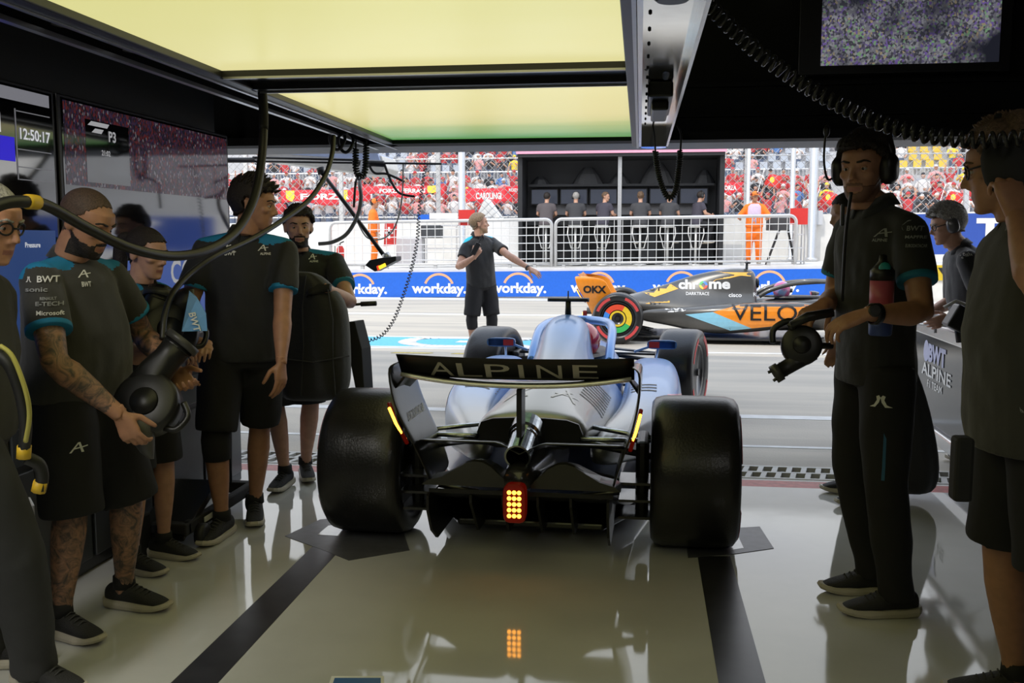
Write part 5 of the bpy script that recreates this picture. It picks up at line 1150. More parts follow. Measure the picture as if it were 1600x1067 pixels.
# --- large tattooed man
L1 = person('big bearded man with tattooed arms in a black team polo looking down at a fan', (-2.07, 3.30, 0), 100, 1.75, 1.24, 0, dict(aR=AX(-2.10, 3.17), aL=AX(-2.02, 3.47), kR=V((-2.05, 3.19, .50)), kL=V((-1.97, 3.43, .49)), pelvis=V((-2.09, 3.30, .95)), neck=V((-2.05, 3.27, 1.38)), head=V((-1.965, 3.235, 1.525)), sR=V((-2.06, 3.09, 1.315)), sL=V((-2.02, 3.47, 1.315)), eR=V((-1.95, 2.98, 1.05)), wR=V((-1.765, 3.05, .865)), eL=V((-1.98, 3.62, 1.08)), wL=V((-1.76, 3.45, .96))),
            look=(-6, -24), yoke=TURQ, band=TURQ, shirt=OLIV, hair='buzz', beard=(HAIRB, .007), skin=SKIN2, armskin=TATT, legskin=TATT, leg_end=1.1, legs='shorts', hands=dict(R=dict(d=V((.34, .16, -.85)), n=V((.05, .95, -.15)), curl=.55, thumb=.6), L=dict(d=V((.6, -.4, -.5)), n=V((.2, -.6, .4)), curl=.6)), shoe_dir=dict(R=V((.96, -.28, 0)), L=V((.99, -.1, 0))), hem=-.13)
uu = V((.88, .47, 0)); SLV = [('BWT', P(72, 437, 2.98), uu, Z_, .068, .022), ('^K', P(42, 437, 2.98), uu, Z_, .02, .02), ('RENAULT', P(74, 467, 2.98), uu, Z_, .05, .010, GREYP), ('E-TECH', P(76, 475, 2.98), uu, Z_, .085, .014, GREYP), ('Microsoft', P(78, 489, 2.98), uu, Z_, .085, .015), ('sonic', P(55, 453, 2.98), uu, Z_, .07, .015, GREYP)]
print_on(L1, SLV + [('BWT', P(152, 446, 3.1), V((.7, .71, 0)), Z_, .035, .018), ('^A', P(150, 430, 3.1), V((.7, .71, 0)), Z_, .05, .03)])
def leg_logo(p, s, c, u, w_, h_, m=GREYP):
    b = p['bvh']; p['bvh'] = bvh_of(p['legs']); sh = p['shirt']; p['shirt'] = p['legs']; print_on(p, [(s, c, u, Z_, w_, h_, m)]); p['bvh'] = b; p['shirt'] = sh
leg_logo(L1, '^A', P(120, 707, 3.06), uu, .06, .04, PWHT)
# --- woman with ponytail
L2 = person('woman with dark hair tied back holding a black cooling fan in both arms', (-2.18, 3.96, 0), 98, 1.60, .98, 0, dict(aR=AX(-2.205, 3.86, .89), aL=AX(-2.165, 4.07, .89), head=V((-2.10, 3.90, 1.405)), neck=V((-2.15, 3.94, 1.27)), sR=V((-2.16, 3.80, 1.20)), sL=V((-2.13, 4.09, 1.20)), eR=V((-2.12, 3.74, .965)), wR=V((-1.99, 3.82, 1.0)), eL=V((-2.02, 4.16, .98)), wL=V((-1.90, 4.02, 1.0))),
            look=(4, -10), yoke=TURQ, hair='pony', hair_t=.006, skin=SKIN, jaw=.93, leg_end=.98, sleeve=.72, band=TURQ, hands=dict(R=dict(d=V((.8, .3, -.15)), n=V((0, .5, -.8)), curl=.5), L=dict(d=V((.3, -.9, -.1)), n=V((-.2, 0, -.9)), curl=.6)), shoe_dir=dict(R=V((.97, -.22, 0)), L=V((.98, -.15, 0))))
print_on(L2, [('BWT', P(195, 477, 3.7), uu, Z_, .06, .018), ('sonic', P(192, 491, 3.7), uu, Z_, .055, .012, GREYP), ('E-TECH', P(196, 500, 3.7), uu, Z_, .075, .012, GREYP), ('Microsoft', P(196, 508, 3.7), uu, Z_, .075, .012, GREYP), ('^A', P(238, 482, 3.75), uu, Z_, .04, .03)])
# --- tall man with knee support
L3 = person('tall man in black polo and shorts with a black support on one knee', (-2.0, 4.52, 0), 152, 1.80, 1.06, 0, dict(aR=AX(-2.03, 4.40), aL=AX(-1.99, 4.72), kR=V((-2.04, 4.38, .49)), kL=V((-1.93, 4.66, .49)), pelvis=V((-1.94, 4.52, .93)), neck=V((-1.91, 4.50, 1.475)), head=V((-1.845, 4.47, 1.632)), hR=V((-2.03, 4.46, .90)), hL=V((-1.86, 4.57, .90)), sR=V((-2.08, 4.42, 1.405)), sL=V((-1.73, 4.55, 1.405)), eL=V((-1.70, 4.42, 1.10)), wL=V((-1.665, 4.30, .885)), eR=V((-2.15, 4.36, 1.13)), wR=V((-2.10, 4.25, .92))),
            look=(-72, -8), yoke=TURQ, hair='short', hair_t=.022, skin=SKIN2, knee_pads='R', leg_end=.90, band=TURQ, hands=dict(L=dict(d=V((.0, -.12, -1)), n=V((-.9, .3, 0)), curl=.3)), shoe_dir=dict(R=V((-.10, -1, 0)), L=V((.35, -.93, 0))))
u3 = V((.93, .36, 0)); print_on(L3, [('^K', P(355, 388, 4.25), u3, Z_, .07, .035), ('BWT', P(357, 397, 4.25), u3, Z_, .05, .016), ('^A', P(410, 388, 4.3), u3, Z_, .05, .032), ('ALPINE', P(414, 397, 4.3), u3, Z_, .05, .012)])
# --- dark haired man with the padded cover
L4 = person('bearded man with black gloves holding a long padded black cover', (-2.06, 5.48, 0), 148, 1.70, 1.1, 0, dict(aR=AX(-2.07, 5.36), aL=AX(-2.03, 5.60), head=V((-1.952, 5.36, 1.535)), neck=V((-1.985, 5.42, 1.385)), pelvis=V((-2.0, 5.46, .9)), sR=V((-2.13, 5.35, 1.325)), sL=V((-1.80, 5.53, 1.325)), eR=V((-2.12, 5.2, 1.08)), wR=V((-1.93, 5.10, 1.17)), eL=V((-1.62, 5.25, 1.11)), wL=V((-1.66, 4.95, 1.205))),
            look=(8, -3), yoke=TURQ, beard=(HAIRB, .005), hair_t=.018, hair='messy', skin=SKIN, gloves=True, leg_end=1.0, shoe_dir=dict(R=V((-.05, -1, 0)), L=V((.45, -.9, 0))), hands=dict(R=dict(d=V((.7, -.3, -.3)), n=V((.2, -.1, -.9)), curl=.7), L=dict(d=V((-.9, -.05, -.1)), n=V((.1, .7, -.7)), curl=.5)))
print_on(L4, [('^K', P(441, 403, 5.15), u3, Z_, .065, .035), ('^A', P(490, 402, 5.25), u3, Z_, .05, .035), ('ALPINE', P(492, 409, 5.25), u3, Z_, .05, .011)])
PADM = mat('quilted_black_cloth', (.020, .021, .025), .7, sheen=.25, bump=.3, bump_scale=30)
def cover(name, label, rows, cat='cover', yv=None):
    """a hanging quilted cover: rows of (centre, half width vector, half depth vector)"""
    m = MB()
    for i in range(len(rows) - 1): pass
    R = []
    for c, a, b in rows:
        c, a, b = V(c), V(a), V(b); q = []
        for j in range(28):
            t = 2 * PI * j / 28; x, y = math.cos(t), math.sin(t); x = math.copysign(abs(x) ** .55, x); y = math.copysign(abs(y) ** .8, y) * (1 + .13 * math.cos(t * 9))
            q.append(c + a * x + b * y)
        R.append(q)
    m.loft(R); o = m.build(name, PADM, None, True, sub=1, origin=V(rows[-1][0])); return tag(o, label, cat)
q = lambda px0, px1, py, Y: ((P(px0, py, Y) + P(px1, py, Y)) / 2, (P(px1, py, Y) - P(px0, py, Y)) / 2)
rows = []
for x0, x1, y, d in ((452, 484, 424, .03), (446, 502, 430, .06), (444, 520, 447, .08), (442, 540, 470, .09), (441, 545, 500, .095), (440, 547, 540, .10), (440, 548, 580, .10), (438, 546, 605, .10), (442, 538, 619, .09), (455, 520, 626, .05)):
    c, a = q(x0, x1, y, 5.02); rows.append((c, a, V((0, d, 0))))
cv_ = cover('padded_cover', 'long quilted black cover held up by the gloved man', rows)
m = MB()
for pts in (((478, 430), (472, 480), (474, 540), (470, 618)), ((512, 452), (520, 500), (520, 560), (524, 618)), ((440, 560), (490, 566), (546, 556))): m.tube([V((p_.x, p_.y, p_.z)) for p_ in [P(a, b, 4.915) for a, b in pts]], .004, 5)
m.build('seam', mat('seam_thread', (.045, .047, .055), .7), cv_)
# upright panel stand beside the cover
o = thing('upright_stand', G(565, 712), 'dark wedge-shaped upright panel on a stand behind the left rear tyre', 'stand'); Y0 = 5.25
a = [P(543, 503, Y0), P(554, 502, Y0), P(565, 545, Y0), P(569, 612, Y0), P(556, 612, Y0), P(546, 560, Y0)]
m = MB(); m.add(a + [p + V((.02, .12, 0)) for p in a], [tuple(range(5, -1, -1)), tuple(range(6, 12))] + [(i, (i + 1) % 6, 6 + (i + 1) % 6, 6 + i) for i in range(6)]); m.build('panel', BLKM, o, bevel=.004)
b = P(562, 612, Y0); m = MB(); m.tube([b, V((b.x, Y0, .03))], .016, 8); m.tube([V((b.x - .15, Y0, .02)), V((b.x + .15, Y0, .02))], .02, 8); m.tube([V((b.x, Y0 - .15, .02)), V((b.x, Y0 + .15, .02))], .02, 8); m.build('foot_frame', STEEL, o, True)
o = thing('handle_bar', P(565, 474, 5.3), 'thin dark bar with a thick grip sticking out beside the gloved man', 'bar'); A, B, D = P(540, 477, 5.3), P(564, 475, 5.3), P(588, 474, 5.3)
MB().tube([A, B], .008, 8).build('rod', BLK, o, True); MB().tube([B, D], .014, 8).build('grip', RUB, o, True)
# --- man waving in the pit lane
Cm = person('man with fair hair and knee pads in the pit lane, one arm stretched out', (-1.90, 11.5, 0), 135, 1.80, 1.05, 0, dict(head=V((-1.90, 11.38, 1.655)), neck=V((-1.925, 11.42, 1.50)), aR=AX(-1.98, 11.5), aL=AX(-1.80, 11.62), kR=V((-2.0, 11.38, .50)), kL=V((-1.77, 11.5, .50)), eR=V((-2.12, 11.18, 1.14)), wR=V((-1.90, 11.05, 1.27)), eL=V((-1.53, 11.3, 1.27)), wL=V((-1.28, 11.2, 1.13))),
            look=(-58, 4), yoke=mat('bright_turquoise_cloth', (.02, .50, .68), .7), band=None, hair='receding', hairm=mat('hair_fair', (.28, .19, .11), .6, noise_amt=.4, noise_scale=90), hair_t=.016, beard=(mat('beard_fair', (.38, .24, .14), .7), .005), skin=SKIN, knee_pads='RL', leg_end=.88, hands=dict(R=dict(d=V((.5, 0, .8)), n=V((-.3, .9, 0)), curl=.85), L=dict(d=V((.85, 0, -.5)), n=V((.1, .5, -.8)), curl=.12, spread=.3)), shirt=SHIRT)
MB().lathe([(0, .034), (.02, .036), (.02, .03), (0, .03)], Cm['J']['wL'] - V((.03, 0, -.012)), (Cm['J']['wL'] - Cm['J']['eL']), 16).build('watch', BLK, Cm['root'])
o = thing('hand_radio', V((-1.87, 11.0, 1.33)), 'small black handheld radio held to the chest of the man in the pit lane', 'radio')
MB().box((-1.88, 10.99, 1.36), (.06, .035, .15), rot=Matrix.Rotation(.5, 3, 'Y')).build('body', BLK, o, bevel=.006); MB().tube([(-1.845, 10.99, 1.43), (-1.80, 10.99, 1.52)], .008, 6).build('antenna', BLK, o)
# --- headset man on the right
R1 = person('tall man with headset, black polo and long trousers facing left on the right', (.975, 3.90, 0), 250, 1.89, .99, 0, dict(aL=AX(1.01, 3.79, 1.05), aR=AX(.98, 4.03, 1.05), kL=V((.95, 3.77, .54)), kR=V((.88, 4.03, .54)), pelvis=V((.92, 3.9, 1.0)), hL=V((.945, 3.80, .96)), hR=V((.895, 3.99, .96)), neck=V((.895, 3.89, 1.575)), head=V((.842, 3.86, 1.735)), sL=V((.985, 3.73, 1.49)), sR=V((.83, 4.05, 1.49)), eL=V((1.0, 3.57, 1.20)), wL=V((.785, 3.46, 1.205)), eR=V((.80, 4.12, 1.22)), wR=V((.70, 3.80, 1.215))),
            look=(-36, -6), hair='quiff', hair_t=.02, skin=SKIN2, legs='trousers', shirt=SHIRT, beard=(mat('stubble', (.20, .10, .065), .6), .0008), loose=.98, band=TURQD, hem=-.16, hands=dict(L=dict(d=V((-.85, .1, -.35)), n=V((.0, .35, -.9)), curl=.45, thumb=.3), R=dict(d=V((-.6, -.55, -.3)), n=V((0, .2, -.95)), curl=.55)), shoe_dir=dict(L=V((-.99, -.12, 0)), R=V((-.99, -.1, 0))))
headset(R1, 0, big=1.12)
HT = R1['HT']; m = MB(); pts = spline([HT(q_) for q_ in ((.112, .0, -.03), (.122, .03, -.035), (.126, .05, .02), (.124, .05, .09), (.120, .04, .14))], 6)
hs_ = [o for o in R1['root'].children if o.name.startswith('headset')][0]
m.tube(pts, .0045, 8); m.build('microphone_boom', BLK, hs_, True); MB().ell(pts[-1], (.013, .013, .024), 10).build('microphone', BLK, hs_, True)
u1 = V((.92, -.40, 0)); uc = V((.55, -.83, 0))
print_on(R1, [('BWT', P(1422, 356, 3.55), u1, Z_, .055, .018, GREYP), ('MAPFRE', P(1424, 370, 3.55), u1, Z_, .07, .011, GREYP), ('EURODATACAR', P(1426, 384, 3.55), u1, Z_, .07, .012, GREYP), ('^A', P(1362, 364, 3.7), uc, Z_, .07, .035, GREYP), ('ALPINE', P(1356, 375, 3.7), uc, Z_, .06, .011, GREYP), ('^K', P(1388, 338, 3.6), uc, Z_, .03, .025, GREYP)])
leg_logo(R1, '^K', P(1348, 633, 3.6), V((.75, -.66, 0)), .08, .045, PWHT)
m = MB(); patch(m, [(-.006, -.09), (.006, -.09), (.006, .07), (-.004, .09)], P(1373, 722, 3.6), V((.9, -.4, 0)), Z_, bvh_of(R1['legs']), .003, .05); m.build('side_stripe', mat('blue_stripe', (.03, .13, .26), .7), R1['legs'])
wv = (R1['J']['wL'] - R1['J']['eL']).normalized(); c = R1['J']['wL'] - wv * .035
wt = MB().lathe([(-.013, .034), (-.013, .038), (.013, .038), (.013, .034)], c, wv, 20, closed=True).build('watch', BLK, R1['root'], True); MB().lathe([(0, .022), (.012, .022), (.014, .018), (.014, 0)], c + V((-.01, -.036, .012)), V((-.1, -.9, .35)), 20).build('watch_face', BLK, wt)
MB().tube(spline(PX([(1330, 300, 3.72), (1322, 360, 3.74), (1318, 420, 3.78), (1316, 470, 3.82)]), 6), .006, 6).build('headset_cable', BLK, R1['root'], True)
MB().bb(P(1316, 340, 3.72) - V((.007, .01, .03)), P(1316, 340, 3.72) + V((.007, .01, .05))).build('radio_clip', BLK, R1['root'], bevel=.005)
o = thing('drink_bottle', P(1375, 522, 3.585), 'pink and blue drink bottle with a black lid tucked under the forearm', 'bottle'); b0 = P(1375, 524, 3.62); b0.y = 3.62
MB().lathe([(0, .036), (.005, .04), (.07, .042)], b0, Z_, 24).build('base', mat('bottle_blue', (.05, .09, .32), .4), o, True); MB().lathe([(.07, .042), (.20, .042)], b0, Z_, 24).build('body', mat('bottle_pink', (.50, .10, .16), .4), o, True)
MB().lathe([(.20, .043), (.235, .043), (.25, .03), (.27, .015), (.29, .014), (.295, 0)], b0, Z_, 24).build('lid', BLK, o, True); MB().ell(b0 + V((.0, -.03, .245)), (.022, .008, .022), 10).build('cap_tab', mat('turquoise_plastic', (.03, .32, .34), .4), o, True)
# --- person behind him
R4 = person('person in black mostly hidden behind the tall headset man', (1.25, 5.55, 0), 262, 1.72, 1.05, 1, dict(head=V((1.13, 5.5, 1.60)), aL=AX(1.28, 5.42), aR=AX(1.26, 5.66)), look=(0, -10), hair='short', skin=SKIN, legs='trousers', band=None)
rows = []
for x0, x1, y, d in ((1395, 1425, 560, .05), (1380, 1440, 600, .09), (1375, 1452, 640, .11), (1375, 1462, 690, .12), (1378, 1467, 730, .12), (1385, 1462, 758, .12), (1400, 1445, 770, .08)):
    c, a = q(x0, x1, y, 5.55); rows.append((c, a, V((0, d, 0))))
cover('padded_cover', 'quilted black cover hanging to the floor behind the headset man', rows)
# --- grey haired person
R3 = person('grey haired person with headset and glasses behind the silver board', (2.20, 6.45, 0), 276, 1.72, 1.2, 0, dict(pelvis=V((2.17, 6.45, .93)), neck=V((2.005, 6.42, 1.40)), head=V((1.915, 6.4, 1.555)), sR=V((2.03, 6.60, 1.33)), sL=V((2.0, 6.24, 1.33)), eL=V((2.10, 6.14, 1.06)), wL=V((1.90, 6.2, .98)), eR=V((2.08, 6.72, 1.06)), wR=V((1.88, 6.6, .98))), look=(-4, -14), hair='short', hairm=HAIRG, hair_t=.026, skin=SKIN, shirt=mat('charcoal_team_shirt', (.035, .036, .042), .75, sheen=.2, bump=.3, bump_scale=14), sleeve=.95, band=None, legs='trousers')
headset(R3, 0, mat('silver_headset', (.18, .18, .19), .3, .5)); glasses(R3)
print_on(R3, [('BWT', P(1518, 382, 6.1), X_, Z_, .05, .018), ('^A', P(1483, 395, 6.1), V((.6, -.8, 0)), Z_, .07, .045), ('DATA', P(1520, 398, 6.1), X_, Z_, .05, .014)])
# --- person at the right edge with a hand to the ear defender
R2 = person('person in olive shirt and shorts at the right edge holding an ear defender', (1.14, 2.93, 0), 268, 1.83, 1.12, 0, dict(head=V((1.0, 2.86, 1.665)), neck=V((1.085, 2.9, 1.51)), pelvis=V((1.13, 2.92, .96)), sL=V((1.13, 2.70, 1.42)), sR=V((1.09, 3.10, 1.42)), eL=P(1622, 450, 2.52), wL=P(1588, 338, 2.70), eR=V((1.12, 3.2, 1.14)), wR=V((1.2, 3.2, .95)), aL=AX(1.23, 2.80), aR=AX(1.20, 3.10), kL=V((1.18, 2.80, .5)), kR=V((1.13, 3.08, .5))),
            look=(26, -12), hair='messy', hairm=HAIRL, hair_t=.02, skin=SKIN2, shirt=OLIV, loose=1.08, hem=-.16, leg_end=.92, hands=dict(L=dict(d=V((-.12, .35, .9)), n=V((-.2, .9, -.2)), curl=.75)), sleeve=.5)
headset(R2, 0, BLKM, 1.5); glasses(R2)
leg_logo(R2, '^K', P(1570, 757, 2.6), V((1, .0, 0)), .055, .035, GREYP); print_on(R2, [('Eventia', P(1562, 650, 2.6), X_, Z_, .04, .011, GREYP)])
o = thing('belt_radio', P(1497, 690, 2.78), 'black radio pouch on the hip of the person at the right edge', 'radio'); c = P(1500, 715, 2.76)
MB().bb(c - V((.02, .03, .12)), c + V((.03, .03, .06))).build('pouch', BLKM, o, bevel=.01)
# --- older man at the left edge
L0 = person('older man with glasses in a dark jacket at the left edge', (-2.05, 2.62, 0), 80, 1.74, 1.18, 0, dict(head=V((-1.89, 2.60, 1.515)), neck=V((-1.99, 2.6, 1.37)), pelvis=V((-2.02, 2.6, .92)), hR=V((-1.96, 2.5, .9)), kR=V((-1.875, 2.62, .5)), aR=AX(-1.945, 2.78), aL=AX(-2.2, 2.9), kL=V((-2.15, 2.8, .5)), sR=V((-2.0, 2.40, 1.29)), sL=V((-2.03, 2.78, 1.29)), eR=V((-2.16, 2.28, 1.04)), wR=V((-2.22, 2.40, .85)), eL=V((-2.12, 2.92, 1.05)), wL=V((-2.15, 2.85, .85))), look=(12, -16), hair='receding', hairm=HAIRG, hair_t=.004, skin=mat('skin_ruddy', (.60, .30, .19), .5, noise_amt=.15, noise_scale=30), shirt=mat('olive_jacket', (.045, .044, .038), .8, bump=.4, bump_scale=10), sleeve=1.9, legs='trousers', legm=mat('charcoal_jeans', (.035, .036, .038), .85, bump=.4, bump_scale=14), band=None, collar=True, shoe_dir=dict(R=V((.95, -.2, 0))))
glasses(L0)
MB().tube([L0['J']['neck'] + V((-.06, .02, -.01)), L0['J']['neck'] + V((-.02, -.07, -.01)), L0['J']['neck'] + V((.06, -.02, -.03))], .012, 8).build('collar_stripe', RED, L0['shirt'])
gl = mat('yellow_piping', (.55, .50, .12), .5)
o = thing('hose_harness', P(25, 620, 2.5), 'black harness hose with yellow tips hanging at the hip of the older man', 'harness')
MB().tube(spline(PX([(0, 555, 2.2), (18, 575, 2.2), (34, 620, 2.22), (40, 665, 2.25), (38, 700, 2.28)]), 6), .016, 8).build('hose', RUB, o, True); MB().tube(PX([(38, 696, 2.28), (37, 716, 2.28)]), .018, 8).build('yellow_tip', YEL, o, True)
MB().tube(spline(PX([(0, 540, 2.19), (20, 558, 2.19), (40, 610, 2.2), (46, 650, 2.22), (40, 690, 2.24)]), 6), .006, 6).build('piping', gl, o, True)
MB().tube(spline(PX([(40, 715, 2.3), (60, 725, 2.32), (66, 745, 2.33), (62, 765, 2.33)]), 6), .017, 8).build('hose_loop', RUB, o, True); MB().tube(PX([(64, 752, 2.33), (60, 768, 2.33)]), .019, 8).build('yellow_tip', YEL, o, True)
# ---------------------------------------------------------------- cooling fans
def fan(label, c, n, noz, r_=.13, w_=.09, nl=.28, nr=.062, panel=None, cap=True):
    c = V(c); n = V(n).normalized(); d = V(noz); d = (d - n * d.dot(n)).normalized(); s = n.cross(d); o = thing('cooling_fan', c, label, 'cooling fan')
    MB().lathe([(-w_ / 2, .03), (-w_ / 2, r_ * .86), (-w_ * .4, r_), (w_ * .4, r_), (w_ / 2, r_ * .86), (w_ / 2, .03)], c, n, 36).build('housing', BLK, o, True)
    MB().lathe([(w_ / 2, r_ * .45), (w_ / 2 + .012, r_ * .42), (w_ / 2 + .012, 0)], c, n, 24).build('motor_cap', BLK, o, True)
    p0 = c + s * (r_ * .55); 
    MB().loft([ring(p0 + d * t, s, n, a, b, 20, e) for t, a, b, e in ((-.02, r_ * .45, w_ * .48, 4), (r_ * .9, nr * .95, w_ * .5, 3.4), (r_ + .06, nr * .9, nr * .9, 2), (r_ + nl, nr, nr, 2))]).build('nozzle', BLK, o, True)
    e = p0 + d * (r_ + nl); MB().lathe([(-.02, nr * 1.02), (-.02, nr * 1.14), (.008, nr * 1.14), (.008, nr * .98)], e, d, 28, closed=True).build('nozzle_ring', mat('worn_black_rim', (.05, .05, .048), .4), o, True)
    m = MB()
    for i in range(-5, 6):
        h = math.sqrt(max(0, nr ** 2 - (i * nr / 5.5) ** 2))
        for a, b in ((s, n), (n, s)): m.tube([e + a * (i * nr / 5.5) - b * h, e + a * (i * nr / 5.5) + b * h], .0022, 4)
    m.build('grille', mat('dark_wire', (.13, .13, .12), .4, .6), o); MB().lathe([(-.03, 0), (-.03, nr * .98), (-.034, nr * .98), (-.034, 0)], e, d, 20).build('nozzle_bore', DCARB, o)
    MB().tube(spline([c - s * r_ * .92 - d * .03, c - s * (r_ + .028) - d * .01, c - s * (r_ + .03) + d * .05, c - s * r_ * .85 + d * .08], 6), .012, 8).build('handle', BLK, o, True)
    return o, dict(c=c, n=n, d=d, s=s, e=e)
fa, q1 = fan('black cooling fan with a round grille held low by the tattooed man', P(232, 632, 3.25), V((.15, -.9, .42)), P(300, 545, 3.22) - P(232, 672, 3.25), .115, .10, .14, .060)
MB().loft([ring(P(x, y, 3.2), q1['s'], q1['n'], a, b, 18) for x, y, a, b in ((225, 655, .05, .05), (222, 690, .055, .05), (225, 705, .045, .045), (226, 712, .02, .02))]).build('motor', mat('dull_grey_motor', (.09, .09, .09), .45), fa, True)
fb, q2 = fan('black cooling fan with a pale blue side held by the woman', P(262, 520, 3.74), V((.62, -.7, .35)), V((.3, .1, .9)), .12, .10, .03, .06)
a = [P(284, 518, 3.62), P(324, 517, 3.70), P(322, 490, 3.72), P(308, 466, 3.72), P(296, 456, 3.68)]
m = MB(); m.add(a + [p + V((-.05, .10, 0)) for p in a], [tuple(range(4, -1, -1)), tuple(range(5, 10))] + [(i, (i + 1) % 5, 5 + (i + 1) % 5, 5 + i) for i in range(5)]); sd = m.build('side_panel', mat('pale_blue_panel', (.16, .40, .85), .4), fb)
m = MB(); uu_ = (a[1] - a[3]).normalized(); c = (a[0] + a[2]) / 2; n_ = (a[1] - a[0]).cross(a[3] - a[0]).normalized(); up_ = n_.cross(uu_).normalized(); text(m, 'BWT', c + n_ * .004, uu_, up_, width=.08, height=.03, off=.003); m.build('lettering', PWHT, sd)
MB().loft([ring(P(x, y, 3.8), X_, V((0, .8, .3)), a_, b_, 16) for x, y, a_, b_ in ((268, 515, .10, .06), (275, 470, .08, .05), (292, 452, .03, .03))]).build('duct_cover', BLK, fb, True)
fc, q3 = fan('black fan with a long flat nozzle held by the headset man', P(1252, 540, 3.58), V((-.1, -.97, .2)), P(1195, 560, 3.58) - P(1245, 530, 3.58), .072, .075, .06, .03)
A, B = P(1236, 508, 3.55), P(1302, 488, 3.56); MB().tube([A, A.lerp(B, .4) + V((0, 0, .012)), B], [.014, .018, .016], 10).build('grip', BLK, fc, True); MB().tube([q3['c'] + V((-.03, 0, .06)), A], .014, 8).tube([q3['c'] + V((.06, .0, .0)), P(1300, 540, 3.6)], .012, 8).build('bracket', BLK, fc, True)
m = MB(); e = q3['e']
for k_ in (-1, 1): m.tube([e + q3['s'] * .015 * k_, e + q3['d'] * .02 + q3['s'] * .018 * k_], .006, 6)
m.build('nozzle_lug', BLK, fc)
# ================================================================ hoses, cables and loose equipment
def hose(name, label, pts, r_, mt=RUB, n=10, parts=()):
    path = spline(PX(pts), 10); o = thing(name, path[0], label, 'hose')
    MB().tube(path, r_, n).build('hose', mt, o, True)
    for a, b, nm, m_, k in parts:
        i, j = int(a * (len(path) - 1)), int(b * (len(path) - 1)); MB().tube(path[i:j + 1], r_ * k, n).build(nm, m_, o, True)
    return o, path
HOSE = mat('black_air_hose', (.022, .022, .021), .38)
hose('air_hose', 'thick black air hose looping from the light gantry past the men on the left', [(409, 132, 3.95), (412, 190, 3.9), (408, 255, 3.85), (395, 315, 3.75), (368, 362, 3.6), (325, 390, 3.4), (270, 400, 3.2), (205, 388, 2.98), (140, 358, 2.80), (75, 322, 2.62), (38, 315, 2.52), (0, 320, 2.45), (-40, 345, 2.4)], .0175, HOSE, 12, ((0, .10, 'hose_sleeve', BLKM, 1.1), (.79, .825, 'yellow_collar', YEL, 1.22)))
hose('air_hose', 'thinner black hose hanging from the gantry edge down to the fans', [(521, 212, 5.1), (519, 240, 5.05), (508, 275, 4.9), (483, 312, 4.7), (440, 345, 4.45), (392, 374, 4.2), (340, 398, 3.95), (300, 425, 3.8), (272, 455, 3.68), (258, 490, 3.6), (254, 530, 3.55)], .013, HOSE, 10)
o, path = hose('grey_cable', 'thin grey cable running beside the thick hose', [(414, 190, 3.92), (412, 270, 3.86), (395, 330, 3.75), (360, 375, 3.6), (300, 404, 3.35)], .004, mat('grey_cord', (.10, .10, .10), .5), 6)
def coil(label, pts, R, pitch, r_, mt=RUB, n=12, tails=None, cat='cable', name='coiled_cable'):
    path = spline(PX(pts), 14); o = thing(name, path[0], label, cat); MB().tube(helix(path, R, pitch, n), r_, 6).build('coil', mt, o, True)
    if tails:
        for t in tails: MB().tube(spline(PX(t), 6), r_ * 1.1, 6).build('lead', mt, o, True)
    return o
coil('large springy black coiled cable sweeping across the top right to the person at the edge', [(1085, -25, 2.75), (1128, 28, 2.82), (1185, 82, 2.88), (1245, 125, 2.9), (1305, 160, 2.88), (1370, 190, 2.82), (1430, 208, 2.78), (1490, 217, 2.74), (1555, 219, 2.70), (1600, 215, 2.68)], .019, .025, .0058, mat('shiny_black_cable', (.028, .028, .027), .22), 14)
coil('black coiled hose hanging in a loop under the gantry left of the pit lane view', [(556, 232, 5.9), (556, 262, 5.9), (562, 277, 5.9), (570, 268, 5.9), (572, 240, 5.9), (572, 224, 5.9)], .016, .0165, .006, RUB, 10, ([(556, 218, 5.9), (556, 234, 5.9)], [(572, 228, 5.9), (573, 212, 5.9)]))
coil('black coiled hose hanging in a narrow V in front of the pit wall stand', [(1024, 236, 5.6), (1027, 262, 5.6), (1034, 290, 5.6), (1045, 310, 5.6), (1055, 300, 5.6), (1060, 270, 5.6), (1063, 235, 5.6)], .014, .013, .0052, RUB, 10, ([(1020, 196, 5.55), (1023, 215, 5.58), (1024, 238, 5.6)], [(1063, 238, 5.6), (1064, 210, 5.6), (1058, 195, 5.6)]))
for px, py, lb in ((540, 218, 'dark hose loop hanging under the gantry edge left of the coiled hose'), (527, 214, 'small dark cable loop under the gantry edge next to the thin hose')):
    c = P(px, py, 5.6); o = thing('cable_loop', c, lb, 'cable'); MB().tube([c + V((.045 * math.cos(t), .02 * math.sin(t * 2), .055 * math.sin(t) - .02)) for t in [2 * PI * i / 24 for i in range(24)]], .01, 8, closed=True).build('loop', RUB, o, True); MB().bb(c + V((-.02, -.03, .03)), c + V((.02, .03, .085))).build('clip', BLK, o)
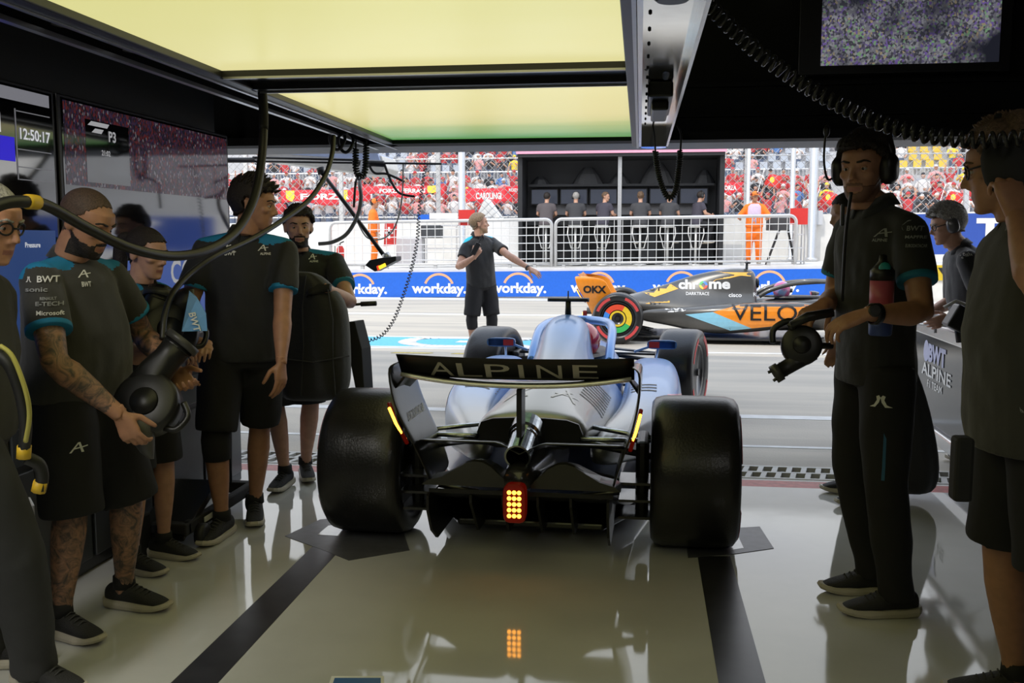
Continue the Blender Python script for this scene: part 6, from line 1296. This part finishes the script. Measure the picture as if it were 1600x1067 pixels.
# canopy of the next garage and its booms
CAN = mat('cream_canopy', (.86, .84, .78), .5); CANB = mat('pale_blue_canopy', (.50, .60, .86), .5)
o = thing('overhead_wing', (-3.2, 8.2, 2.2), 'pale wing-shaped overhead boom cover seen past the left wall', 'boom cover')
a = [P(405, 232, 8.2), P(540, 229, 8.2), P(596, 243, 8.2), P(602, 262, 8.2), P(590, 274, 8.2), P(500, 262, 8.2), P(405, 250, 8.2)]
m = MB(); m.add(a + [p + V((0, .5, 0)) for p in a], [tuple(range(6, -1, -1)), tuple(range(7, 14))] + [(i, (i + 1) % 7, 7 + (i + 1) % 7, 7 + i) for i in range(7)]); m.build('fairing', CAN, o, bevel=.01)
a = [P(405, 229, 8.17), P(540, 227, 8.17), P(590, 240, 8.17), P(594, 252, 8.17), P(405, 237, 8.17)]; m = MB(); m.add(a + [p + V((0, .54, 0)) for p in a], [tuple(range(4, -1, -1)), tuple(range(5, 10))] + [(i, (i + 1) % 5, 5 + (i + 1) % 5, 5 + i) for i in range(5)]); m.build('blue_band', CANB, o)
MB().tube([V((-3.9, 6.7, 2.22)), P(430, 236, 8.25)], .03, 8).build('bracket', BLK, o, True)
o = thing('signal_arm', P(420, 246, 7.0), 'black horizontal boom with a release light hanging from a slanted rod', 'boom')
MB().tube(PX([(395, 252, 7.0), (520, 254, 7.0), (690, 256, 7.0)]), .008, 8).tube(PX([(395, 246, 7.0), (560, 250, 7.0)]), .009, 8).build('boom', BLK, o, True)
MB().tube([V((-3.6, 6.72, 2.04)), P(398, 250, 7.0)], .02, 8).build('bracket', BLK, o, True)
MB().tube(PX([(500, 266, 7.0), (545, 325, 7.0), (602, 402, 7.0)]), .016, 8).build('slanted_rod', BLK, o, True)
m = MB(); m.tube(PX([(560, 254, 7.0), (600, 256, 7.0)]), .024, 8); m.tube(PX([(500, 262, 7.0), (503, 272, 7.0)]), .03, 8); m.build('joint', BLK, o, True)
MB().tube(PX([(602, 396, 7.0), (606, 404, 7.0)]), .03, 10).build('swivel', STEEL, o, True)
a = [P(575, 414, 7.0), P(582, 406, 7.0), P(603, 402, 7.0), P(623, 400, 7.0), P(623, 407, 7.0), P(590, 424, 7.0)]
m = MB(); m.add([p + V((0, -.08, 0)) for p in a] + [p + V((0, .08, 0)) for p in a], [tuple(range(5, -1, -1)), tuple(range(6, 12))] + [(i, (i + 1) % 6, 6 + (i + 1) % 6, 6 + i) for i in range(6)]); h = m.build('light_box', BLK, o, bevel=.006)
a = [P(591, 416, 6.905), P(601, 411, 6.905), P(603, 416, 6.905), P(593, 421, 6.905)]; m = MB(); m.add(a + [p + V((0, .015, 0)) for p in a], [(3, 2, 1, 0), (4, 5, 6, 7), (0, 1, 5, 4), (1, 2, 6, 5), (2, 3, 7, 6), (3, 0, 4, 7)]); m.build('amber_light', emi('amber_light', (1., .62, .03), 1.6), h)
a = [P(588, 416, 6.908), P(592, 414, 6.908), P(594, 421, 6.908), P(590, 423, 6.908)]; m = MB(); m.add(a + [p + V((0, .015, 0)) for p in a], [(3, 2, 1, 0), (4, 5, 6, 7), (0, 1, 5, 4), (1, 2, 6, 5), (2, 3, 7, 6), (3, 0, 4, 7)]); m.build('red_light', emi('red_light', (.8, .06, .02), 1.0), h)
o, _ = hose('air_line', 'thin dark air line under the boom curving down behind the release light', [(575, 254, 7.0), (585, 270, 7.0), (605, 272, 7.0), (632, 284, 7.0)], .010, BLK, 6)
hose('air_line', 'dark curved line hanging between boom and coiled cable', [(600, 255, 7.0), (612, 285, 7.0), (625, 302, 7.0), (648, 307, 7.0)], .010, BLK, 6)
hose('air_line', 'grey corrugated hose curving down to the left barrier', [(566, 254, 6.98), (562, 285, 6.7), (564, 310, 6.6), (558, 338, 6.6), (542, 365, 6.6), (520, 378, 6.6), (498, 381, 6.6)], .014, mat('grey_hose', (.16, .16, .16), .5), 8)
hose('air_line', 'short black vertical line under the coiled hose', [(560, 274, 5.92), (556, 284, 6.0), (554, 305, 6.0), (553, 324, 6.0)], .008, BLK, 6)
hose('air_line', 'faint thin cable looping from the left marshal to the boom', [(560, 350, 7.2), (575, 372, 7.2), (600, 372, 7.2), (618, 352, 7.1), (628, 310, 7.0), (630, 256, 7.0)], .006, mat('thin_grey_line', (.3, .3, .28), .5), 6)
coil('thin black coiled cable hanging far down from the boom end to the pit lane', [(667, 255, 7.0), (662, 276, 7.0), (655, 330, 7.0), (652, 375, 7.0), (643, 420, 7.0), (630, 462, 7.0), (615, 500, 7.0), (596, 524, 7.0), (572, 532, 7.0), (556, 528, 7.0)], .012, .026, .0038, BLK, 9)
# ---------------------------------------------------------------- silver board with lettering on the right
SILV = mat('silver_rail', (.72, .72, .72), .25, .9); GLB = mat('glossy_dark_board', (.07, .072, .075), .12, spec=.35)
bdX = 1.93; bt = thing('pit_counter', (bdX, 6.4, 0), 'silver railed low board with white lettering behind the right hand crew', 'counter')
d_ = V((1.99, 5.6, 0)) - V((2.0, 7.4, 0)); A0 = V((2.0, 7.4, 0)); A1 = V((1.93, 5.3, 0)); ux = (A1 - A0).normalized(); nx = V((ux.y, -ux.x, 0)); nx = nx if nx.x < 0 else -nx
def slab(m, s0, s1, z0, z1, t, off=0.):
    p = [A0 + ux * s0 + nx * off, A0 + ux * s1 + nx * off]; q = [x - nx * t for x in p]
    m.add([p[0] + Z_ * z0, p[1] + Z_ * z0, p[1] + Z_ * z1, p[0] + Z_ * z1, q[0] + Z_ * z0, q[1] + Z_ * z0, q[1] + Z_ * z1, q[0] + Z_ * z1], [(0, 1, 2, 3), (7, 6, 5, 4), (0, 4, 5, 1), (1, 5, 6, 2), (2, 6, 7, 3), (3, 7, 4, 0)]); return m
LL = (A1 - A0).length
slab(MB(), 0, LL, .22, .82, .04).build('panel', GLB, bt); slab(MB(), -.02, LL + .02, .81, .90, .09, .03).build('top_rail', SILV, bt, bevel=.012); slab(MB(), -.02, LL + .02, .12, .21, .08, .03).build('bottom_rail', SILV, bt, bevel=.012)
slab(MB(), 0, LL, .86, .88, .12, .0).build('worktop', mat('grey_worktop', (.30, .30, .31), .4), bt)
for s_ in (.1, LL - .1): slab(MB(), s_ - .03, s_ + .03, 0, .14, .06).build('leg', SILV, bt)
def brd(px, py):                                                   # a point of the board's face
    d = ray(px, py); p0 = A0 + nx * .003; t = (p0 - V((0, 0, CH))).dot(nx) / d.dot(nx); return V((0, 0, CH)) + d * t
m = MB(); text(m, 'ALPINE', brd(1462, 584), ux, Z_, width=.72, height=.085, bold=.02); text(m, 'F1 TEAM', brd(1460, 604), ux, Z_, width=.36, height=.05, bold=.01); m.build('lettering', PWHT, bt)
m = MB(); text(m, 'BWT', brd(1464, 556), ux, Z_, width=.42, height=.125, bold=.05); c = brd(1447, 551); m.add([c + ux * .07 * math.cos(t) + Z_ * .06 * math.sin(t) * (1.5 if t < PI else 1) for t in [2 * PI * i / 20 for i in range(20)]], [tuple(range(20))]); m.build('emblem', mat('pale_violet_print', (.50, .52, .72), .5), bt)
o = thing('head_unit', P(1497, 495, 5.75), 'black and white device on the silver counter', 'device'); c = P(1497, 497, 5.75)
MB().box(c, (.10, .12, .14), rot=Matrix.Rotation(.5, 3, 'Y')).build('body', BLK, o, bevel=.012); MB().tube([c + V((-.08, 0, .06)), c + V((-.02, -.02, .10)), c + V((.05, -.02, .07))], .01, 8).build('white_trim', WHT, o, True); MB().tube([c + V((0, 0, -.02)), V((c.x + .02, c.y, .88))], .025, 8).build('foot', BLK, o, True)
o = thing('rail_clamp', P(1462, 503, 6.3), 'white clamp with a thin rail on the silver counter', 'clamp'); c = P(1462, 502, 6.3); MB().ell(c, (.03, .03, .025), 12).build('knob', WHT, o, True); MB().tube([c + V((-.15, .1, -.02)), c + V((.15, -.25, -.02))], .008, 6).tube([c, V((c.x, c.y, .88))], .01, 6).build('rail', STEEL, o, True)
# ---------------------------------------------------------------- gear on the floor at the left
jk = thing('floor_jack', (-2.22, 4.55, 0), 'low black wheeled jack on the floor between the woman and the tall man', 'jack')
m = MB().bb((-2.34, 4.15, .08), (-2.30, 4.95, .14)).bb((-2.12, 4.15, .08), (-2.08, 4.95, .14)); m.bb((-2.34, 4.12, .08), (-2.08, 4.18, .14)).bb((-2.34, 4.9, .08), (-2.08, 4.96, .14)); m.build('frame', BLKM, jk, bevel=.008)
m = MB(); m.add([V((-2.33, 4.12, .10)), V((-2.09, 4.12, .10)), V((-2.09, 4.5, .26)), V((-2.33, 4.5, .26)), V((-2.33, 4.12, .06)), V((-2.09, 4.12, .06)), V((-2.09, 4.5, .22)), V((-2.33, 4.5, .22))], [(0, 1, 2, 3), (7, 6, 5, 4), (0, 4, 5, 1), (1, 5, 6, 2), (2, 6, 7, 3), (3, 7, 4, 0)]); m.build('ramp_plate', BLK, jk, bevel=.005)
for x in (-2.36, -2.06):
    for y in (4.25, 4.85): MB().lathe([(-.02, .03), (-.02, .055), (.02, .055), (.02, .03)], (x, y, .056), X_, 20).build('wheel', RUB, jk, True)
MB().tube([(-2.21, 4.9, .14), (-2.23, 4.98, .6), (-2.24, 5.0, .95)], .014, 8).tube([(-2.36, 5.0, .95), (-2.12, 5.0, .95)], .014, 8).build('handle', BLK, jk, True)
MB().bb((-2.075, 4.3, .10), (-2.07, 4.45, .125)).build('plate_label', PWHT, jk)
tb = thing('tool_crate', (-2.28, 3.78, 0), 'dark crate on the floor behind the woman', 'crate'); MB().bb((-2.375, 4.02, 0), (-2.25, 4.12, .2)).build('body', BLKM, tb, bevel=.01)
